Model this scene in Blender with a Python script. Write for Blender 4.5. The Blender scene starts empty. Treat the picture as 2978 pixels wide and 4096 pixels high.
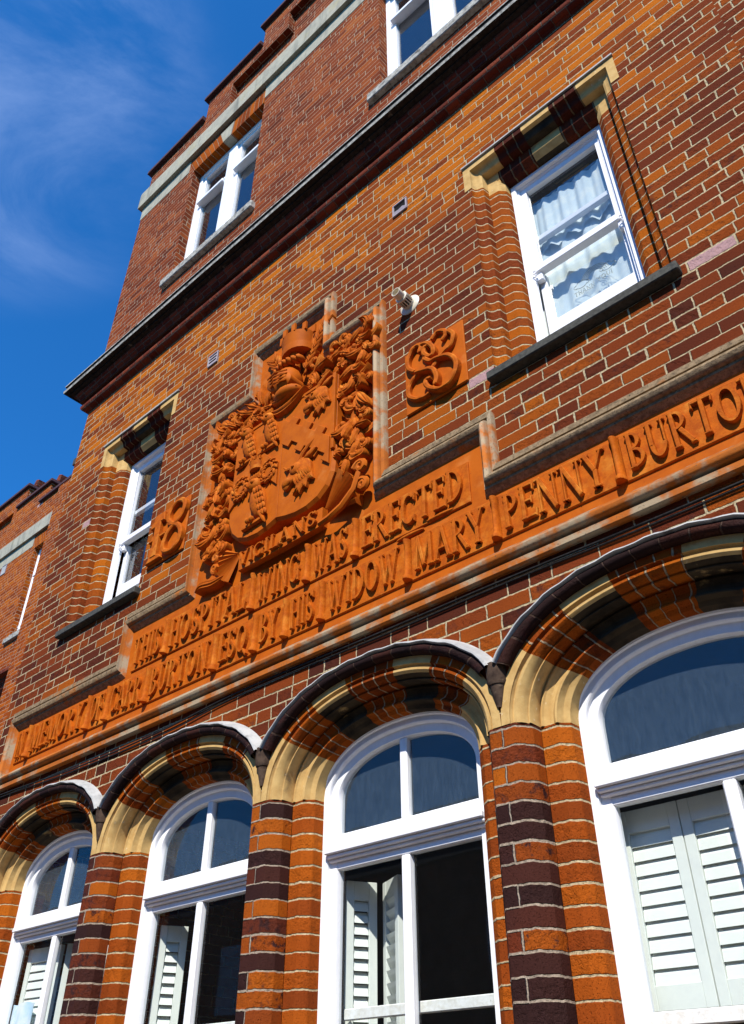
import bpy, bmesh, math, random
from mathutils import Vector, Matrix, geometry
R = math.radians
PI = math.pi
sc = bpy.context.scene
COL = sc.collection
rnd = random.Random(7)

# ------------------------------------------------------------------ camera
def look(yaw, pitch, roll):
    f = Vector((-math.sin(yaw)*math.cos(pitch), math.cos(yaw)*math.cos(pitch), math.sin(pitch)))
    r = Vector((math.cos(yaw), math.sin(yaw), 0)); u = r.cross(f)
    r2 = r*math.cos(roll)+u*math.sin(roll); u2 = u*math.cos(roll)-r*math.sin(roll)
    return Matrix((r2, u2, -f)).transposed()
cd = bpy.data.cameras.new('camera'); cam = bpy.data.objects.new('camera', cd); COL.objects.link(cam)
cam.matrix_world = Matrix.Translation((0, -2.83, 1.6)) @ look(R(41.97), R(36.32), R(-0.108)).to_4x4()
cd.sensor_fit = 'VERTICAL'; cd.sensor_height = 24; cd.lens = 24*3355/4096
cd.clip_start = 0.05; cd.clip_end = 3000
sc.camera = cam

# ------------------------------------------------------------------ world, sun, exposure
SUN_DIR = Vector((.067, -.13, .157)).normalized()      # towards the sun
elev = math.asin(SUN_DIR.z)
w = bpy.data.worlds.new('World'); sc.world = w; w.use_nodes = True
nt = w.node_tree; nt.nodes.clear()
out = nt.nodes.new('ShaderNodeOutputWorld'); bg = nt.nodes.new('ShaderNodeBackground')
sky = nt.nodes.new('ShaderNodeTexSky'); sky.sky_type = 'NISHITA'; sky.sun_disc = False
sky.sun_elevation = elev; sky.sun_rotation = math.atan2(SUN_DIR.x, SUN_DIR.y)
sky.altitude = 300; sky.air_density = 1.0; sky.dust_density = 0.3; sky.ozone_density = 3.0
tint = nt.nodes.new('ShaderNodeMix'); tint.data_type = 'RGBA'; tint.blend_type = 'MULTIPLY'; tint.inputs[0].default_value = 1
tint.inputs[7].default_value = (.20, 1.0, 1.72, 1)
nt.links.new(sky.outputs[0], tint.inputs[6])
# thin cirrus
tc = nt.nodes.new('ShaderNodeTexCoord'); mp = nt.nodes.new('ShaderNodeMapping')
mp.inputs['Scale'].default_value = (1.0, 1.0, 2.2); mp.inputs['Rotation'].default_value = (R(20), R(35), R(10))
n1 = nt.nodes.new('ShaderNodeTexNoise'); n1.inputs['Scale'].default_value = 3.2; n1.inputs['Detail'].default_value = 9; n1.inputs['Roughness'].default_value = .62
n1.inputs['Distortion'].default_value = .5
nt.links.new(tc.outputs['Generated'], mp.inputs[0]); nt.links.new(mp.outputs[0], n1.inputs['Vector'])
# the bank of cirrus sits in one part of the sky
vd = nt.nodes.new('ShaderNodeVectorMath'); vd.operation = 'DOT_PRODUCT'
vd.inputs[1].default_value = (-0.548, 0.070, 0.834)
nt.links.new(tc.outputs['Generated'], vd.inputs[0])
r1 = nt.nodes.new('ShaderNodeMapRange'); r1.interpolation_type = 'SMOOTHSTEP'
for i, v in ((1, .972), (2, .998), (3, 0), (4, 1)): r1.inputs[i].default_value = v
nt.links.new(vd.outputs['Value'], r1.inputs[0])
r2 = nt.nodes.new('ShaderNodeMapRange'); r2.interpolation_type = 'SMOOTHSTEP'
for i, v in ((1, .33), (2, .70), (3, 0), (4, 1)): r2.inputs[i].default_value = v
nt.links.new(n1.outputs[0], r2.inputs[0])
mm = nt.nodes.new('ShaderNodeMath'); mm.operation = 'MULTIPLY'
nt.links.new(r1.outputs[0], mm.inputs[0]); nt.links.new(r2.outputs[0], mm.inputs[1])
cl = nt.nodes.new('ShaderNodeMix'); cl.data_type = 'RGBA'; cl.inputs[7].default_value = (3.0, 4.3, 7.5, 1)
mm2 = nt.nodes.new('ShaderNodeMath'); mm2.operation = 'MULTIPLY'; mm2.inputs[1].default_value = .45
nt.links.new(mm.outputs[0], mm2.inputs[0]); nt.links.new(mm2.outputs[0], cl.inputs[0])
nt.links.new(tint.outputs[2], cl.inputs[6]); nt.links.new(cl.outputs[2], bg.inputs[0])
bg.inputs[1].default_value = .10
nt.links.new(bg.outputs[0], out.inputs[0])
sd = bpy.data.lights.new('sun', 'SUN'); so = bpy.data.objects.new('sun', sd); COL.objects.link(so)
sd.energy = 5.0; sd.angle = R(.5); sd.color = (1, .95, .87)
so.location = (6, -12, 16); so.rotation_euler = SUN_DIR.to_track_quat('Z', 'Y').to_euler()
sc.view_settings.view_transform = 'Standard'; sc.view_settings.look = 'None'
sc.view_settings.exposure = .45; sc.view_settings.gamma = 1
sc.cycles.max_bounces = 8; sc.cycles.transparent_max_bounces = 12

# ------------------------------------------------------------------ materials
class NT:
    def __init__(s, name):
        s.m = bpy.data.materials.new(name); s.m.use_nodes = True
        s.t = s.m.node_tree; s.t.nodes.clear()
        s.o = s.n('ShaderNodeOutputMaterial')
    def n(s, k, **kw):
        x = s.t.nodes.new(k)
        for a, b in kw.items(): setattr(x, a, b)
        return x
    def L(s, a, b): s.t.links.new(a, b)
    def val(s, inp, v):
        if hasattr(v, 'is_output') or hasattr(v, 'links'): s.L(v, inp)
        else: inp.default_value = v
    def M(s, op, a, b=None, c=None, clamp=False):
        x = s.n('ShaderNodeMath', operation=op); x.use_clamp = clamp
        for i, v in enumerate((a, b, c)):
            if v is not None: s.val(x.inputs[i], v)
        return x.outputs[0]
    def mix(s, f, a, b, mode='MIX'):
        x = s.n('ShaderNodeMix', data_type='RGBA', blend_type=mode)
        s.val(x.inputs[0], f)
        for i, v in ((6, a), (7, b)):
            if isinstance(v, tuple): v = (*v[:3], 1)
            s.val(x.inputs[i], v)
        return x.outputs[2]
    def noise(s, vec, scale, detail=3, rough=.55, w=None):
        x = s.n('ShaderNodeTexNoise')
        if w is not None: x.noise_dimensions = '4D'; s.val(x.inputs['W'], w)
        s.L(vec, x.inputs['Vector']); x.inputs['Scale'].default_value = scale
        x.inputs['Detail'].default_value = detail; x.inputs['Roughness'].default_value = rough
        return x.outputs[0]
    def rng(s, v, a, b, c=0., d=1., smooth=True):
        x = s.n('ShaderNodeMapRange'); x.interpolation_type = 'SMOOTHSTEP' if smooth else 'LINEAR'
        s.val(x.inputs[0], v)
        for i, q in ((1, a), (2, b), (3, c), (4, d)): s.val(x.inputs[i], q)
        return x.outputs[0]
    def ramp(s, v, stops, mode='LINEAR'):
        x = s.n('ShaderNodeValToRGB'); e = x.color_ramp.elements; x.color_ramp.interpolation = mode
        while len(e) < len(stops): e.new(.5)
        for k, (p, c) in zip(e, stops): k.position = p; k.color = (*c, 1)
        s.L(v, x.inputs[0]); return x.outputs[0]
    def xyz(s, v):
        x = s.n('ShaderNodeSeparateXYZ'); s.L(v, x.inputs[0]); return x.outputs
    def comb(s, a, b, c=0.):
        x = s.n('ShaderNodeCombineXYZ')
        for i, v in enumerate((a, b, c)): s.val(x.inputs[i], v)
        return x.outputs[0]
    def white(s, vec):
        x = s.n('ShaderNodeTexWhiteNoise', noise_dimensions='3D'); s.L(vec, x.inputs[0]); return x.outputs[0]
    def bump(s, h, strength, dist):
        x = s.n('ShaderNodeBump'); s.val(x.inputs['Strength'], strength); x.inputs['Distance'].default_value = dist
        s.L(h, x.inputs['Height']); return x.outputs[0]
    def pbsdf(s, col, rough=.8, normal=None, spec=.3):
        p = s.n('ShaderNodeBsdfPrincipled')
        if isinstance(col, tuple): col = (*col[:3], 1)
        s.val(p.inputs['Base Color'], col); s.val(p.inputs['Roughness'], rough)
        p.inputs['Specular IOR Level'].default_value = spec
        if normal is not None: s.L(normal, p.inputs['Normal'])
        s.L(p.outputs[0], s.o.inputs[0]); return p

def brick_mat(name, stops, mortar, bw=.2325, bh=.075, hdr=.3, joint=.0044, rake=.1, jit=.06, orange=None, dark=.35,
              objrand=True, rough=.85, bump=1.0, wstop=None, spall=.5, spread=.66, pale=.998, spec=.03):
    """courses of bricks from the UV map (metres): every brick has its own colour"""
    s = NT(name)
    uvn = s.n('ShaderNodeUVMap'); geo = s.n('ShaderNodeNewGeometry')
    pos = geo.outputs['Position']
    seed = 0.
    if objrand:
        oi = s.n('ShaderNodeObjectInfo'); seed = s.M('MULTIPLY', oi.outputs['Random'], 91.7)
    d1 = s.noise(pos, 26, 2); d2 = s.noise(pos, 31, 2)
    q = s.xyz(uvn.outputs[0])
    u = s.M('ADD', q[0], s.M('MULTIPLY', s.M('SUBTRACT', d1, .5), .012))
    v = s.M('ADD', q[1], s.M('MULTIPLY', s.M('SUBTRACT', d2, .5), .011))
    rv = s.M('DIVIDE', v, bh); row = s.M('FLOOR', rv); fv = s.M('SUBTRACT', rv, row)
    rr = s.white(s.comb(row, 3.3, seed))
    off = s.M('ADD', s.M('MULTIPLY', row, rake*1.0), s.M('MULTIPLY', rr, jit))
    ru = s.M('DIVIDE', s.M('ADD', u, off), bw); cell = s.M('FLOOR', ru); fu = s.M('SUBTRACT', ru, cell)
    isH = s.M('LESS_THAN', s.white(s.comb(cell, row, s.M('ADD', seed, 5.1))), hdr)
    h2 = s.M('MULTIPLY', fu, 2.); half = s.M('FLOOR', h2)
    fuh = s.M('SUBTRACT', h2, half)
    f = s.M('ADD', s.M('MULTIPLY', isH, fuh), s.M('MULTIPLY', s.M('SUBTRACT', 1., isH), fu))
    wid = s.M('MULTIPLY', bw, s.M('SUBTRACT', 1., s.M('MULTIPLY', isH, .5)))
    bid = s.M('ADD', s.M('MULTIPLY', cell, 2.), s.M('MULTIPLY', isH, s.M('ADD', half, .37)))
    du = s.M('MULTIPLY', s.M('MINIMUM', f, s.M('SUBTRACT', 1., f)), wid)
    dv = s.M('MULTIPLY', s.M('MINIMUM', fv, s.M('SUBTRACT', 1., fv)), bh)
    dist = s.M('MINIMUM', du, dv)
    idv = s.comb(bid, row, seed)
    r0 = s.white(idv)
    r1_ = s.white(s.comb(row, bid, s.M('ADD', seed, 17.)))
    wth = s.M('ADD', joint-.0015, s.M('MULTIPLY', r1_, .003))
    mask = s.rng(dist, s.M('SUBTRACT', wth, .0016), s.M('ADD', wth, .0016))
    big = s.noise(pos, .9, 2)
    k = s.M('ADD', s.M('MULTIPLY_ADD', s.M('SUBTRACT', r0, .5), spread, .43), s.M('MULTIPLY', s.M('SUBTRACT', big, .5), .8))
    if orange:                                   # bands of the wall built of brighter bricks
        z = s.xyz(pos)[2]; add = None
        for a, b, c, d, amt in orange:
            g = s.M('MULTIPLY', s.M('MULTIPLY', s.rng(z, a, b), s.rng(z, c, d, 1., 0.)), amt)
            add = g if add is None else s.M('ADD', add, g)
        k = s.M('ADD', k, add)
    k = s.M('MULTIPLY', k, 1., clamp=True)
    col = s.ramp(k, stops)
    # burnt and weathered patches inside single bricks
    pn = s.noise(pos, 17, 5, .68, w=s.M('MULTIPLY', r0, 40.))
    burnt = s.M('MULTIPLY', s.rng(pn, .5, .68), s.rng(r1_, .25, .95, 0., dark*2))
    burnt = s.M('MULTIPLY', burnt, 1., clamp=True)
    col = s.mix(burnt, col, (.045, .018, .016))
    fine = s.noise(pos, 130, 4, .7)
    col = s.mix(s.M('MULTIPLY', s.rng(fine, .3, .75), .3), col, s.mix(1., col, (.45, .42, .42), 'MULTIPLY'))
    col = s.mix(s.M('GREATER_THAN', r1_, pale), col, (.42, .25, .24)) if wstop is None else col
    mn = s.noise(pos, 60, 3)
    mcol = s.mix(s.rng(mn, .35, .75), mortar, tuple(x*.55 for x in mortar))
    col2 = s.mix(mask, mcol, col)
    sp = s.M('MULTIPLY', s.rng(s.noise(pos, 30, 5, .7, w=s.M('MULTIPLY', r1_, 9.)), .42, .7), s.M('GREATER_THAN', r1_, .45))
    hgt = s.M('ADD', s.M('MULTIPLY', mask, 1.0), s.M('MULTIPLY', fine, .38))
    hgt = s.M('ADD', hgt, s.M('MULTIPLY', r0, .35))
    hgt = s.M('SUBTRACT', hgt, s.M('MULTIPLY', sp, spall))
    pit = s.rng(s.noise(pos, 210, 3, .6), .60, .70)
    col2 = s.mix(s.M('MULTIPLY', s.M('MULTIPLY', pit, mask), .55), col2, (.02, .009, .006))
    hgt = s.M('SUBTRACT', hgt, s.M('MULTIPLY', pit, .4))
    s.pbsdf(col2, rough, s.bump(hgt, bump, .007), spec)
    return s.m

def rock_mat(name, a, b, scale=30, spots=None, rough=.85, bump=.5, dist=.004, detail=6, spec=.06, lo=.35, hi=.7, stains=None):
    s = NT(name); geo = s.n('ShaderNodeNewGeometry'); pos = geo.outputs['Position']
    n = s.noise(pos, scale, detail, .65); col = s.mix(s.rng(n, lo, hi), a, b)
    if spots:
        for c, sca, l, h in spots:
            col = s.mix(s.rng(s.noise(pos, sca, 5, .6), l, h), col, c)
    if stains:                                   # rain streaks running down
        mpn = s.n('ShaderNodeMapping'); mpn.inputs['Scale'].default_value = (1, 1, .12); s.L(pos, mpn.inputs[0])
        col = s.mix(s.M('MULTIPLY', s.rng(s.noise(mpn.outputs[0], stains[1], 4, .6), .48, .75), stains[2]), col, stains[0])
    fine = s.noise(pos, scale*4, 4, .7)
    s.pbsdf(col, rough, s.bump(s.M('ADD', n, s.M('MULTIPLY', fine, .6)), bump, dist), spec)
    return s.m

RED = [(0., (.070, .019, .011)), (.2, (.125, .026, .010)), (.5, (.20, .040, .010)), (.72, (.29, .064, .008)), (.88, (.39, .095, .007)), (1., (.47, .125, .008))]
UPP = [(0., (.11, .024, .011)), (.35, (.20, .042, .014)), (.65, (.27, .062, .018)), (.9, (.34, .088, .020)), (1., (.40, .16, .06))]
ORA = [(0., (.17, .034, .008)), (.3, (.28, .055, .008)), (.65, (.38, .085, .008)), (1., (.46, .125, .010))]
MIXD = [(0., (.035, .015, .013)), (.25, (.065, .021, .015)), (.45, (.15, .030, .011)), (.65, (.29, .060, .008)), (1., (.42, .10, .008))]
CREAM = (.56, .44, .26)
M_WALL = brick_mat('facade_brick', RED, CREAM, hdr=.22, orange=[(6.35, 7.05, 7.6, 7.75, .36), (4.6, 5.0, 5.5, 5.7, .05), (3.3, 3.4, 3.62, 3.7, -.08)], rake=.085, dark=.4)
M_UPPER = brick_mat('upper_brick', UPP, (.46, .32, .21), hdr=.25, rake=.085, dark=.3, spall=.3, pale=.999)
M_WING = brick_mat('wing_brick', ORA, (.50, .34, .22), hdr=.25, rake=.085, dark=.35)
M_JAMB = brick_mat('burnt_jamb_brick', MIXD, (.42, .33, .24), bw=.5, hdr=0., rake=.25, jit=0., spread=1.05, dark=.85, wstop=1, rough=.6)
M_JAMBO = brick_mat('orange_jamb_brick', ORA, CREAM, bw=5., hdr=0., rake=0., dark=.12, wstop=1)
M_UJAMB = brick_mat('moulded_jamb_brick', RED, CREAM, bw=5., hdr=0., rake=0., dark=.3, wstop=1, spread=.42, orange=[(4, 4.1, 8, 8.1, .22)])
M_VOUS = brick_mat('arch_brick', ORA, (.50, .36, .22), bw=.076, bh=1., hdr=0., rake=0., dark=.4, wstop=1)
M_FLAT = brick_mat('flat_arch_brick', ORA, (.45, .26, .15), bw=.076, bh=9., hdr=0., rake=0., dark=.2, wstop=1)
M_HEADB = brick_mat('window_head_brick', [(0., (.045, .014, .010)), (.5, (.10, .022, .012)), (1., (.20, .040, .012))], (.20, .14, .08), bw=.0775, bh=1., hdr=0., rake=0., dark=.5, wstop=1)
M_HOOD = brick_mat('hood_brick', [(0., (.016, .010, .010)), (.6, (.032, .016, .014)), (1., (.10, .026, .012))], (.09, .055, .04), bw=.13, bh=1., hdr=0., rake=0., dark=.7, rough=.55, wstop=1)
M_CORB = brick_mat('cornice_brick', [(0., (.11, .026, .018)), (.6, (.22, .05, .025)), (1., (.34, .085, .04))], (.2, .13, .09), bw=.115, bh=.075, hdr=0., rake=.05, dark=.4, wstop=1)
M_TERRA = rock_mat('terracotta', (.47, .108, .006), (.34, .066, .005), 24, spots=[((.56, .18, .02), 9, .52, .75), ((.18, .034, .006), 55, .60, .80)], bump=.55, dist=.004, rough=.7)
M_TERRAP = rock_mat('smooth_terracotta', (.46, .104, .006), (.37, .077, .005), 9, spots=[((.52, .16, .03), 6, .56, .8), ((.22, .045, .008), 60, .64, .80)], bump=.25, dist=.003, rough=.6)
M_MOULD = rock_mat('lichened_terracotta', (.43, .125, .022), (.33, .085, .016), 12, spots=[((.36, .27, .17), 6, .44, .60), ((.13, .095, .055), 60, .58, .74)], bump=.5, dist=.004)
M_MOULDG = rock_mat('weathered_moulding', (.30, .21, .12), (.15, .105, .06), 40, spots=[((.40, .13, .025), 4, .55, .68), ((.08, .06, .04), 90, .55, .72)], bump=.8, dist=.004)
M_TAN = rock_mat('tan_stone', (.58, .38, .145), (.46, .28, .10), 14, spots=[((.12, .085, .05), 5, .60, .78), ((.70, .58, .38), 40, .62, .8)], bump=.4, dist=.003)
M_TANS = rock_mat('sooted_shaded_tan_stone', (.060, .043, .025), (.022, .017, .012), 9, spots=[((.40, .26, .10), 6, .60, .72)], bump=.4, dist=.003)  # soot stains, with the dark of the soffits also painted into the stone
M_BAND = rock_mat('grey_stone', (.40, .37, .28), (.30, .28, .22), 9, spots=[((.42, .36, .20), 3, .55, .8)], bump=.35, stains=((.13, .13, .11), 9, .7))
M_CORND = rock_mat('weathered_shaded_stone', (.045, .042, .038), (.020, .019, .018), 30, spots=[((.20, .19, .16), 10, .62, .75)], bump=.6)  # weathered black on the face band; on the cornice soffit it paints the shade
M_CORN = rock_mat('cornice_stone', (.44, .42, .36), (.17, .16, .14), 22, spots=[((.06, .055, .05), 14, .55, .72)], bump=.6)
M_SLATE = rock_mat('slate_sill', (.085, .082, .068), (.045, .044, .038), 40, rough=.6, bump=.3)
M_COPE = rock_mat('coping', (.10, .05, .05), (.06, .034, .04), 20, bump=.6)
M_STOP = rock_mat('worn_hood_stop', (.10, .065, .045), (.04, .026, .02), 22, spots=[((.20, .15, .10), 12, .6, .75)], bump=.6)
M_LEAD = rock_mat('lead_capping', (.44, .43, .40), (.30, .295, .28), 12, spots=[((.17, .16, .15), 9, .58, .72)], rough=.6, bump=.4, dist=.003, spec=.2)
M_WHITE = rock_mat('white_paint', (.84, .84, .85), (.80, .80, .82), 30, rough=.42, bump=.15, dist=.002, spec=.5, stains=((.55, .54, .52), 18, .18))
M_WOOD = rock_mat('worn_white_paint', (.80, .79, .76), (.66, .63, .56), 26, spots=[((.22, .19, .15), 22, .64, .76)], rough=.6, bump=.4, dist=.003)
M_SHUT = rock_mat('shutter_paint', (.74, .76, .70), (.70, .72, .67), 20, rough=.5, bump=.05)
M_PVC = rock_mat('cream_plastic', (.70, .62, .46), (.64, .56, .42), 30, rough=.4, bump=.03, spec=.5)
M_VENT = rock_mat('grey_plastic', (.36, .31, .33), (.29, .25, .27), 25, rough=.6, bump=.1)
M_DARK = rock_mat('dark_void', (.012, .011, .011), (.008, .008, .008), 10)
M_CABLE = rock_mat('black_cable', (.015, .014, .014), (.03, .028, .026), 60, rough=.5, bump=.1)
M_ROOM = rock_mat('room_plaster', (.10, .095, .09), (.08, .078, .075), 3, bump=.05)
M_PAPER = rock_mat('paper', (.78, .82, .86), (.45, .66, .80), 7, rough=.7, bump=.02)
M_GROUND = rock_mat('pavement', (.10, .095, .09), (.06, .058, .055), 6, bump=.3)
M_STICK = rock_mat('grey_print', (.32, .38, .40), (.26, .32, .34), 20, bump=0.)

def glass_mat(name, dust, dcol, tintc=(.92, .95, .95), refl=.06):
    s = NT(name); geo = s.n('ShaderNodeNewGeometry'); pos = geo.outputs['Position']
    s.m.use_transparent_shadow = True
    tr = s.n('ShaderNodeBsdfTransparent'); tr.inputs[0].default_value = (*tintc, 1)
    gl = s.n('ShaderNodeBsdfGlossy'); gl.inputs['Roughness'].default_value = .01
    bm = s.bump(s.noise(pos, 2.2, 2), .06, .02); s.L(bm, gl.inputs['Normal'])
    dp = s.n('ShaderNodeVectorMath', operation='DOT_PRODUCT'); s.L(geo.outputs['Normal'], dp.inputs[0]); s.L(geo.outputs['Incoming'], dp.inputs[1])
    fz = s.M('POWER', s.M('SUBTRACT', 1., s.M('ABSOLUTE', dp.outputs['Value'])), 5.)      # Schlick, the same from both sides
    a = s.n('ShaderNodeMixShader'); s.L(s.M('ADD', s.M('MULTIPLY', fz, .9), refl, clamp=True), a.inputs[0]); s.L(tr.outputs[0], a.inputs[1]); s.L(gl.outputs[0], a.inputs[2])
    df = s.n('ShaderNodeBsdfDiffuse'); df.inputs[0].default_value = (*dcol, 1)
    mpn = s.n('ShaderNodeMapping'); mpn.inputs['Scale'].default_value = (1, 1, .25); s.L(pos, mpn.inputs[0])
    st = s.rng(s.noise(mpn.outputs[0], 45, 5, .7), .3, .8, dust*.75, dust*1.3)
    b = s.n('ShaderNodeMixShader'); s.L(st, b.inputs[0]); s.L(a.outputs[0], b.inputs[1]); s.L(df.outputs[0], b.inputs[2])
    s.L(b.outputs[0], s.o.inputs[0]); return s.m
M_GLASS = glass_mat('clear_glass', .006, (.5, .55, .6), refl=.045)
M_GLASSU = glass_mat('upper_glass', .02, (.4, .5, .6), refl=.17)
M_GLASSD = glass_mat('dusty_glass', .085, (.32, .46, .62))
def net_mat():
    s = NT('net_curtain'); geo = s.n('ShaderNodeNewGeometry'); pos = geo.outputs['Position']
    p = s.pbsdf(s.mix(s.rng(s.noise(pos, 14, 4), .45, .7), (.60, .68, .70), (.72, .76, .72)), .9)
    return s.m
M_NET = net_mat()
# ------------------------------------------------------------------ mesh helpers
class MB:
    def __init__(s): s.v = []; s.f = []; s.m = []; s.uv = []
    def poly(s, pts, uv=None, m=0):
        b = len(s.v); s.v += [tuple(p) for p in pts]; s.f.append(tuple(range(b, b+len(pts)))); s.m.append(m)
        if uv is None:
            a = Vector((0, 0, 0)); n = len(pts); P = [Vector(p) for p in pts]
            for i in range(n): a += P[i].cross(P[(i+1) % n])
            ax = max(range(3), key=lambda i: abs(a[i]))
            uv = [((p.x, p.z), (p.y, p.z))[0] if ax == 1 else ((p.y, p.z) if ax == 0 else (p.x, p.y)) for p in P]
        s.uv += list(uv)
    def box(s, x0, x1, y0, y1, z0, z1, m=0):
        a = [(x0, y0, z0), (x1, y0, z0), (x1, y1, z0), (x0, y1, z0), (x0, y0, z1), (x1, y0, z1), (x1, y1, z1), (x0, y1, z1)]
        for q in ((0, 1, 5, 4), (1, 2, 6, 5), (2, 3, 7, 6), (3, 0, 4, 7), (4, 5, 6, 7), (3, 2, 1, 0)):
            s.poly([a[i] for i in q], None, m)
    def strip(s, A, B, ua, ub, va, vb, m=0, ms=None, flip=False):
        """quads between point rows A and B; ua/ub u values per column, va/vb constants or rows"""
        for i in range(len(A)-1):
            V0 = va[i] if isinstance(va, list) else va; V0b = va[i+1] if isinstance(va, list) else va
            V1 = vb[i] if isinstance(vb, list) else vb; V1b = vb[i+1] if isinstance(vb, list) else vb
            q = [A[i], A[i+1], B[i+1], B[i]]; t = [(ua[i], V0), (ua[i+1], V0b), (ub[i+1], V1b), (ub[i], V1)]
            if flip: q.reverse(); t.reverse()
            s.poly(q, t, ms[i] if ms else m)
    def fill(s, outer, holes=(), y=0., m=0, uvo=(0, 0)):
        loops = [[Vector((p[0], p[1], 0)) for p in l] for l in (outer, *holes)]
        flat = [p for l in loops for p in l]
        for t in geometry.tessellate_polygon(loops):
            p = [flat[i] for i in t]
            if (p[1]-p[0]).cross(p[2]-p[0]).z < 0: p.reverse()
            s.poly([(a.x, y, a.y) for a in p], [(a.x+uvo[0], a.y+uvo[1]) for a in p], m)
    def tube(s, pts, r, n=8, m=0, caps=True):
        P = [Vector(p) for p in pts]; rings = []
        for i, p in enumerate(P):
            d = (P[min(i+1, len(P)-1)]-P[max(i-1, 0)]).normalized()
            up = Vector((0, 1, 0)) if abs(d.y) < .9 else Vector((1, 0, 0))
            a = d.cross(up).normalized(); b = d.cross(a)
            rr = r[i] if isinstance(r, (list, tuple)) else r
            rings.append([p+a*math.cos(2*PI*k/n)*rr+b*math.sin(2*PI*k/n)*rr for k in range(n)])
        for i in range(len(P)-1):
            for k in range(n):
                k2 = (k+1) % n; s.poly([rings[i][k], rings[i][k2], rings[i+1][k2], rings[i+1][k]], None, m)
        if caps: s.poly(rings[0], None, m); s.poly(rings[-1][::-1], None, m)
    def ell(s, c, r, n=10, k=7, m=0, rot=0.):
        cx, cy, cz = c; g = []
        for j in range(k+1):
            ph = PI*j/k-PI/2; row = []
            for i in range(n):
                th = 2*PI*i/n; x = math.cos(ph)*math.cos(th)*r[0]; y = math.cos(ph)*math.sin(th)*r[1]; z = math.sin(ph)*r[2]
                row.append((cx+x*math.cos(rot)-z*math.sin(rot), cy+y, cz+x*math.sin(rot)+z*math.cos(rot)))
            g.append(row)
        for j in range(k):
            for i in range(n):
                i2 = (i+1) % n; s.poly([g[j][i], g[j][i2], g[j+1][i2], g[j+1][i]], None, m)
    def prism(s, outline, y0, y1, m=0, holes=(), inset=0.):
        """outline (x, z) pushed out from y0 to y1 (towards the street y1 < y0), edges chamfered by inset"""
        ol = list(outline)
        area = sum(ol[i][0]*ol[(i+1) % len(ol)][1]-ol[(i+1) % len(ol)][0]*ol[i][1] for i in range(len(ol)))
        if area < 0: ol.reverse()
        n = len(ol)
        def off(d):
            res = []
            for i in range(n):
                a, b, c = Vector(ol[i-1]), Vector(ol[i]), Vector(ol[(i+1) % n])
                e1 = (b-a); e2 = (c-b)
                if e1.length < 1e-7 or e2.length < 1e-7: res.append(ol[i]); continue
                n1 = Vector((-e1.y, e1.x)).normalized(); n2 = Vector((-e2.y, e2.x)).normalized()
                k = (n1+n2); l = max(.35, 1+n1.dot(n2)); p = b+k*(d/l); res.append((p.x, p.y))
            return res
        if inset:
            ym = y1+inset*.8*(1 if y1 < y0 else -1); top = off(inset)
        else: ym = y1; top = ol
        for i in range(n):
            j = (i+1) % n; a, b = ol[i], ol[j]
            s.poly([(a[0], y0, a[1]), (b[0], y0, b[1]), (b[0], ym, b[1]), (a[0], ym, a[1])], None, m)
            if inset:
                c, d = top[i], top[j]
                s.poly([(a[0], ym, a[1]), (b[0], ym, b[1]), (d[0], y1, d[1]), (c[0], y1, c[1])], None, m)
        s.fill(top, (), y1, m)
    def build(s, name, mats, parent=None, smooth=None, bevel=0., origin=None, merge=True):
        o3 = Vector(origin) if origin is not None else (abs_loc(parent) if parent else Vector((0, 0, 0)))
        me = bpy.data.meshes.new(name)
        me.from_pydata([tuple(Vector(p)-o3) for p in s.v], [], s.f)
        ul = me.uv_layers.new(name='UVMap')
        ul.data.foreach_set('uv', [c for t in s.uv for c in t])
        me.polygons.foreach_set('material_index', s.m)
        for m in (mats if isinstance(mats, (list, tuple)) else [mats]): me.materials.append(m)
        if merge:
            bm = bmesh.new(); bm.from_mesh(me); bmesh.ops.remove_doubles(bm, verts=bm.verts, dist=2e-5); bm.to_mesh(me); bm.free()
        if smooth is not None:
            me.polygons.foreach_set('use_smooth', [True]*len(me.polygons)); me.set_sharp_from_angle(angle=R(smooth))
        ob = bpy.data.objects.new(name, me); COL.objects.link(ob)
        if parent: ob.parent = parent
        if origin is not None: ob.location = o3-(abs_loc(parent) if parent else Vector((0, 0, 0)))
        if bevel:
            b = ob.modifiers.new('bevel', 'BEVEL'); b.width = bevel; b.segments = 1; b.limit_method = 'ANGLE'; b.angle_limit = R(50)
        return ob
def abs_loc(o):
    v = Vector((0, 0, 0))
    while o: v += Vector(o.location); o = o.parent
    return v
def tag(o, label, cat, group=None):
    o['label'] = label; o['category'] = cat
    if group: o['group'] = group
    return o
def empty(name, loc, label=None, cat=None, group=None, parent=None):
    o = bpy.data.objects.new(name, None); COL.objects.link(o); o.empty_display_size = .1
    if parent: o.parent = parent
    o.location = Vector(loc)-(abs_loc(parent) if parent else Vector((0, 0, 0)))
    if label: tag(o, label, cat, group)
    return o
def copy_tree(o, parent, delta=(0, 0, 0)):
    c = o.copy(); COL.objects.link(c); c.parent = parent; c.location = Vector(o.location)+Vector(delta)
    for ch in o.children: copy_tree(ch, c)
    return c
def structure(o): o['kind'] = 'structure'; return o
# ------------------------------------------------------------------ ground
g = MB(); g.poly([(-900, -900, 0), (900, -900, 0), (900, 900, 0), (-900, 900, 0)])
structure(g.build('ground', M_GROUND))

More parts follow.
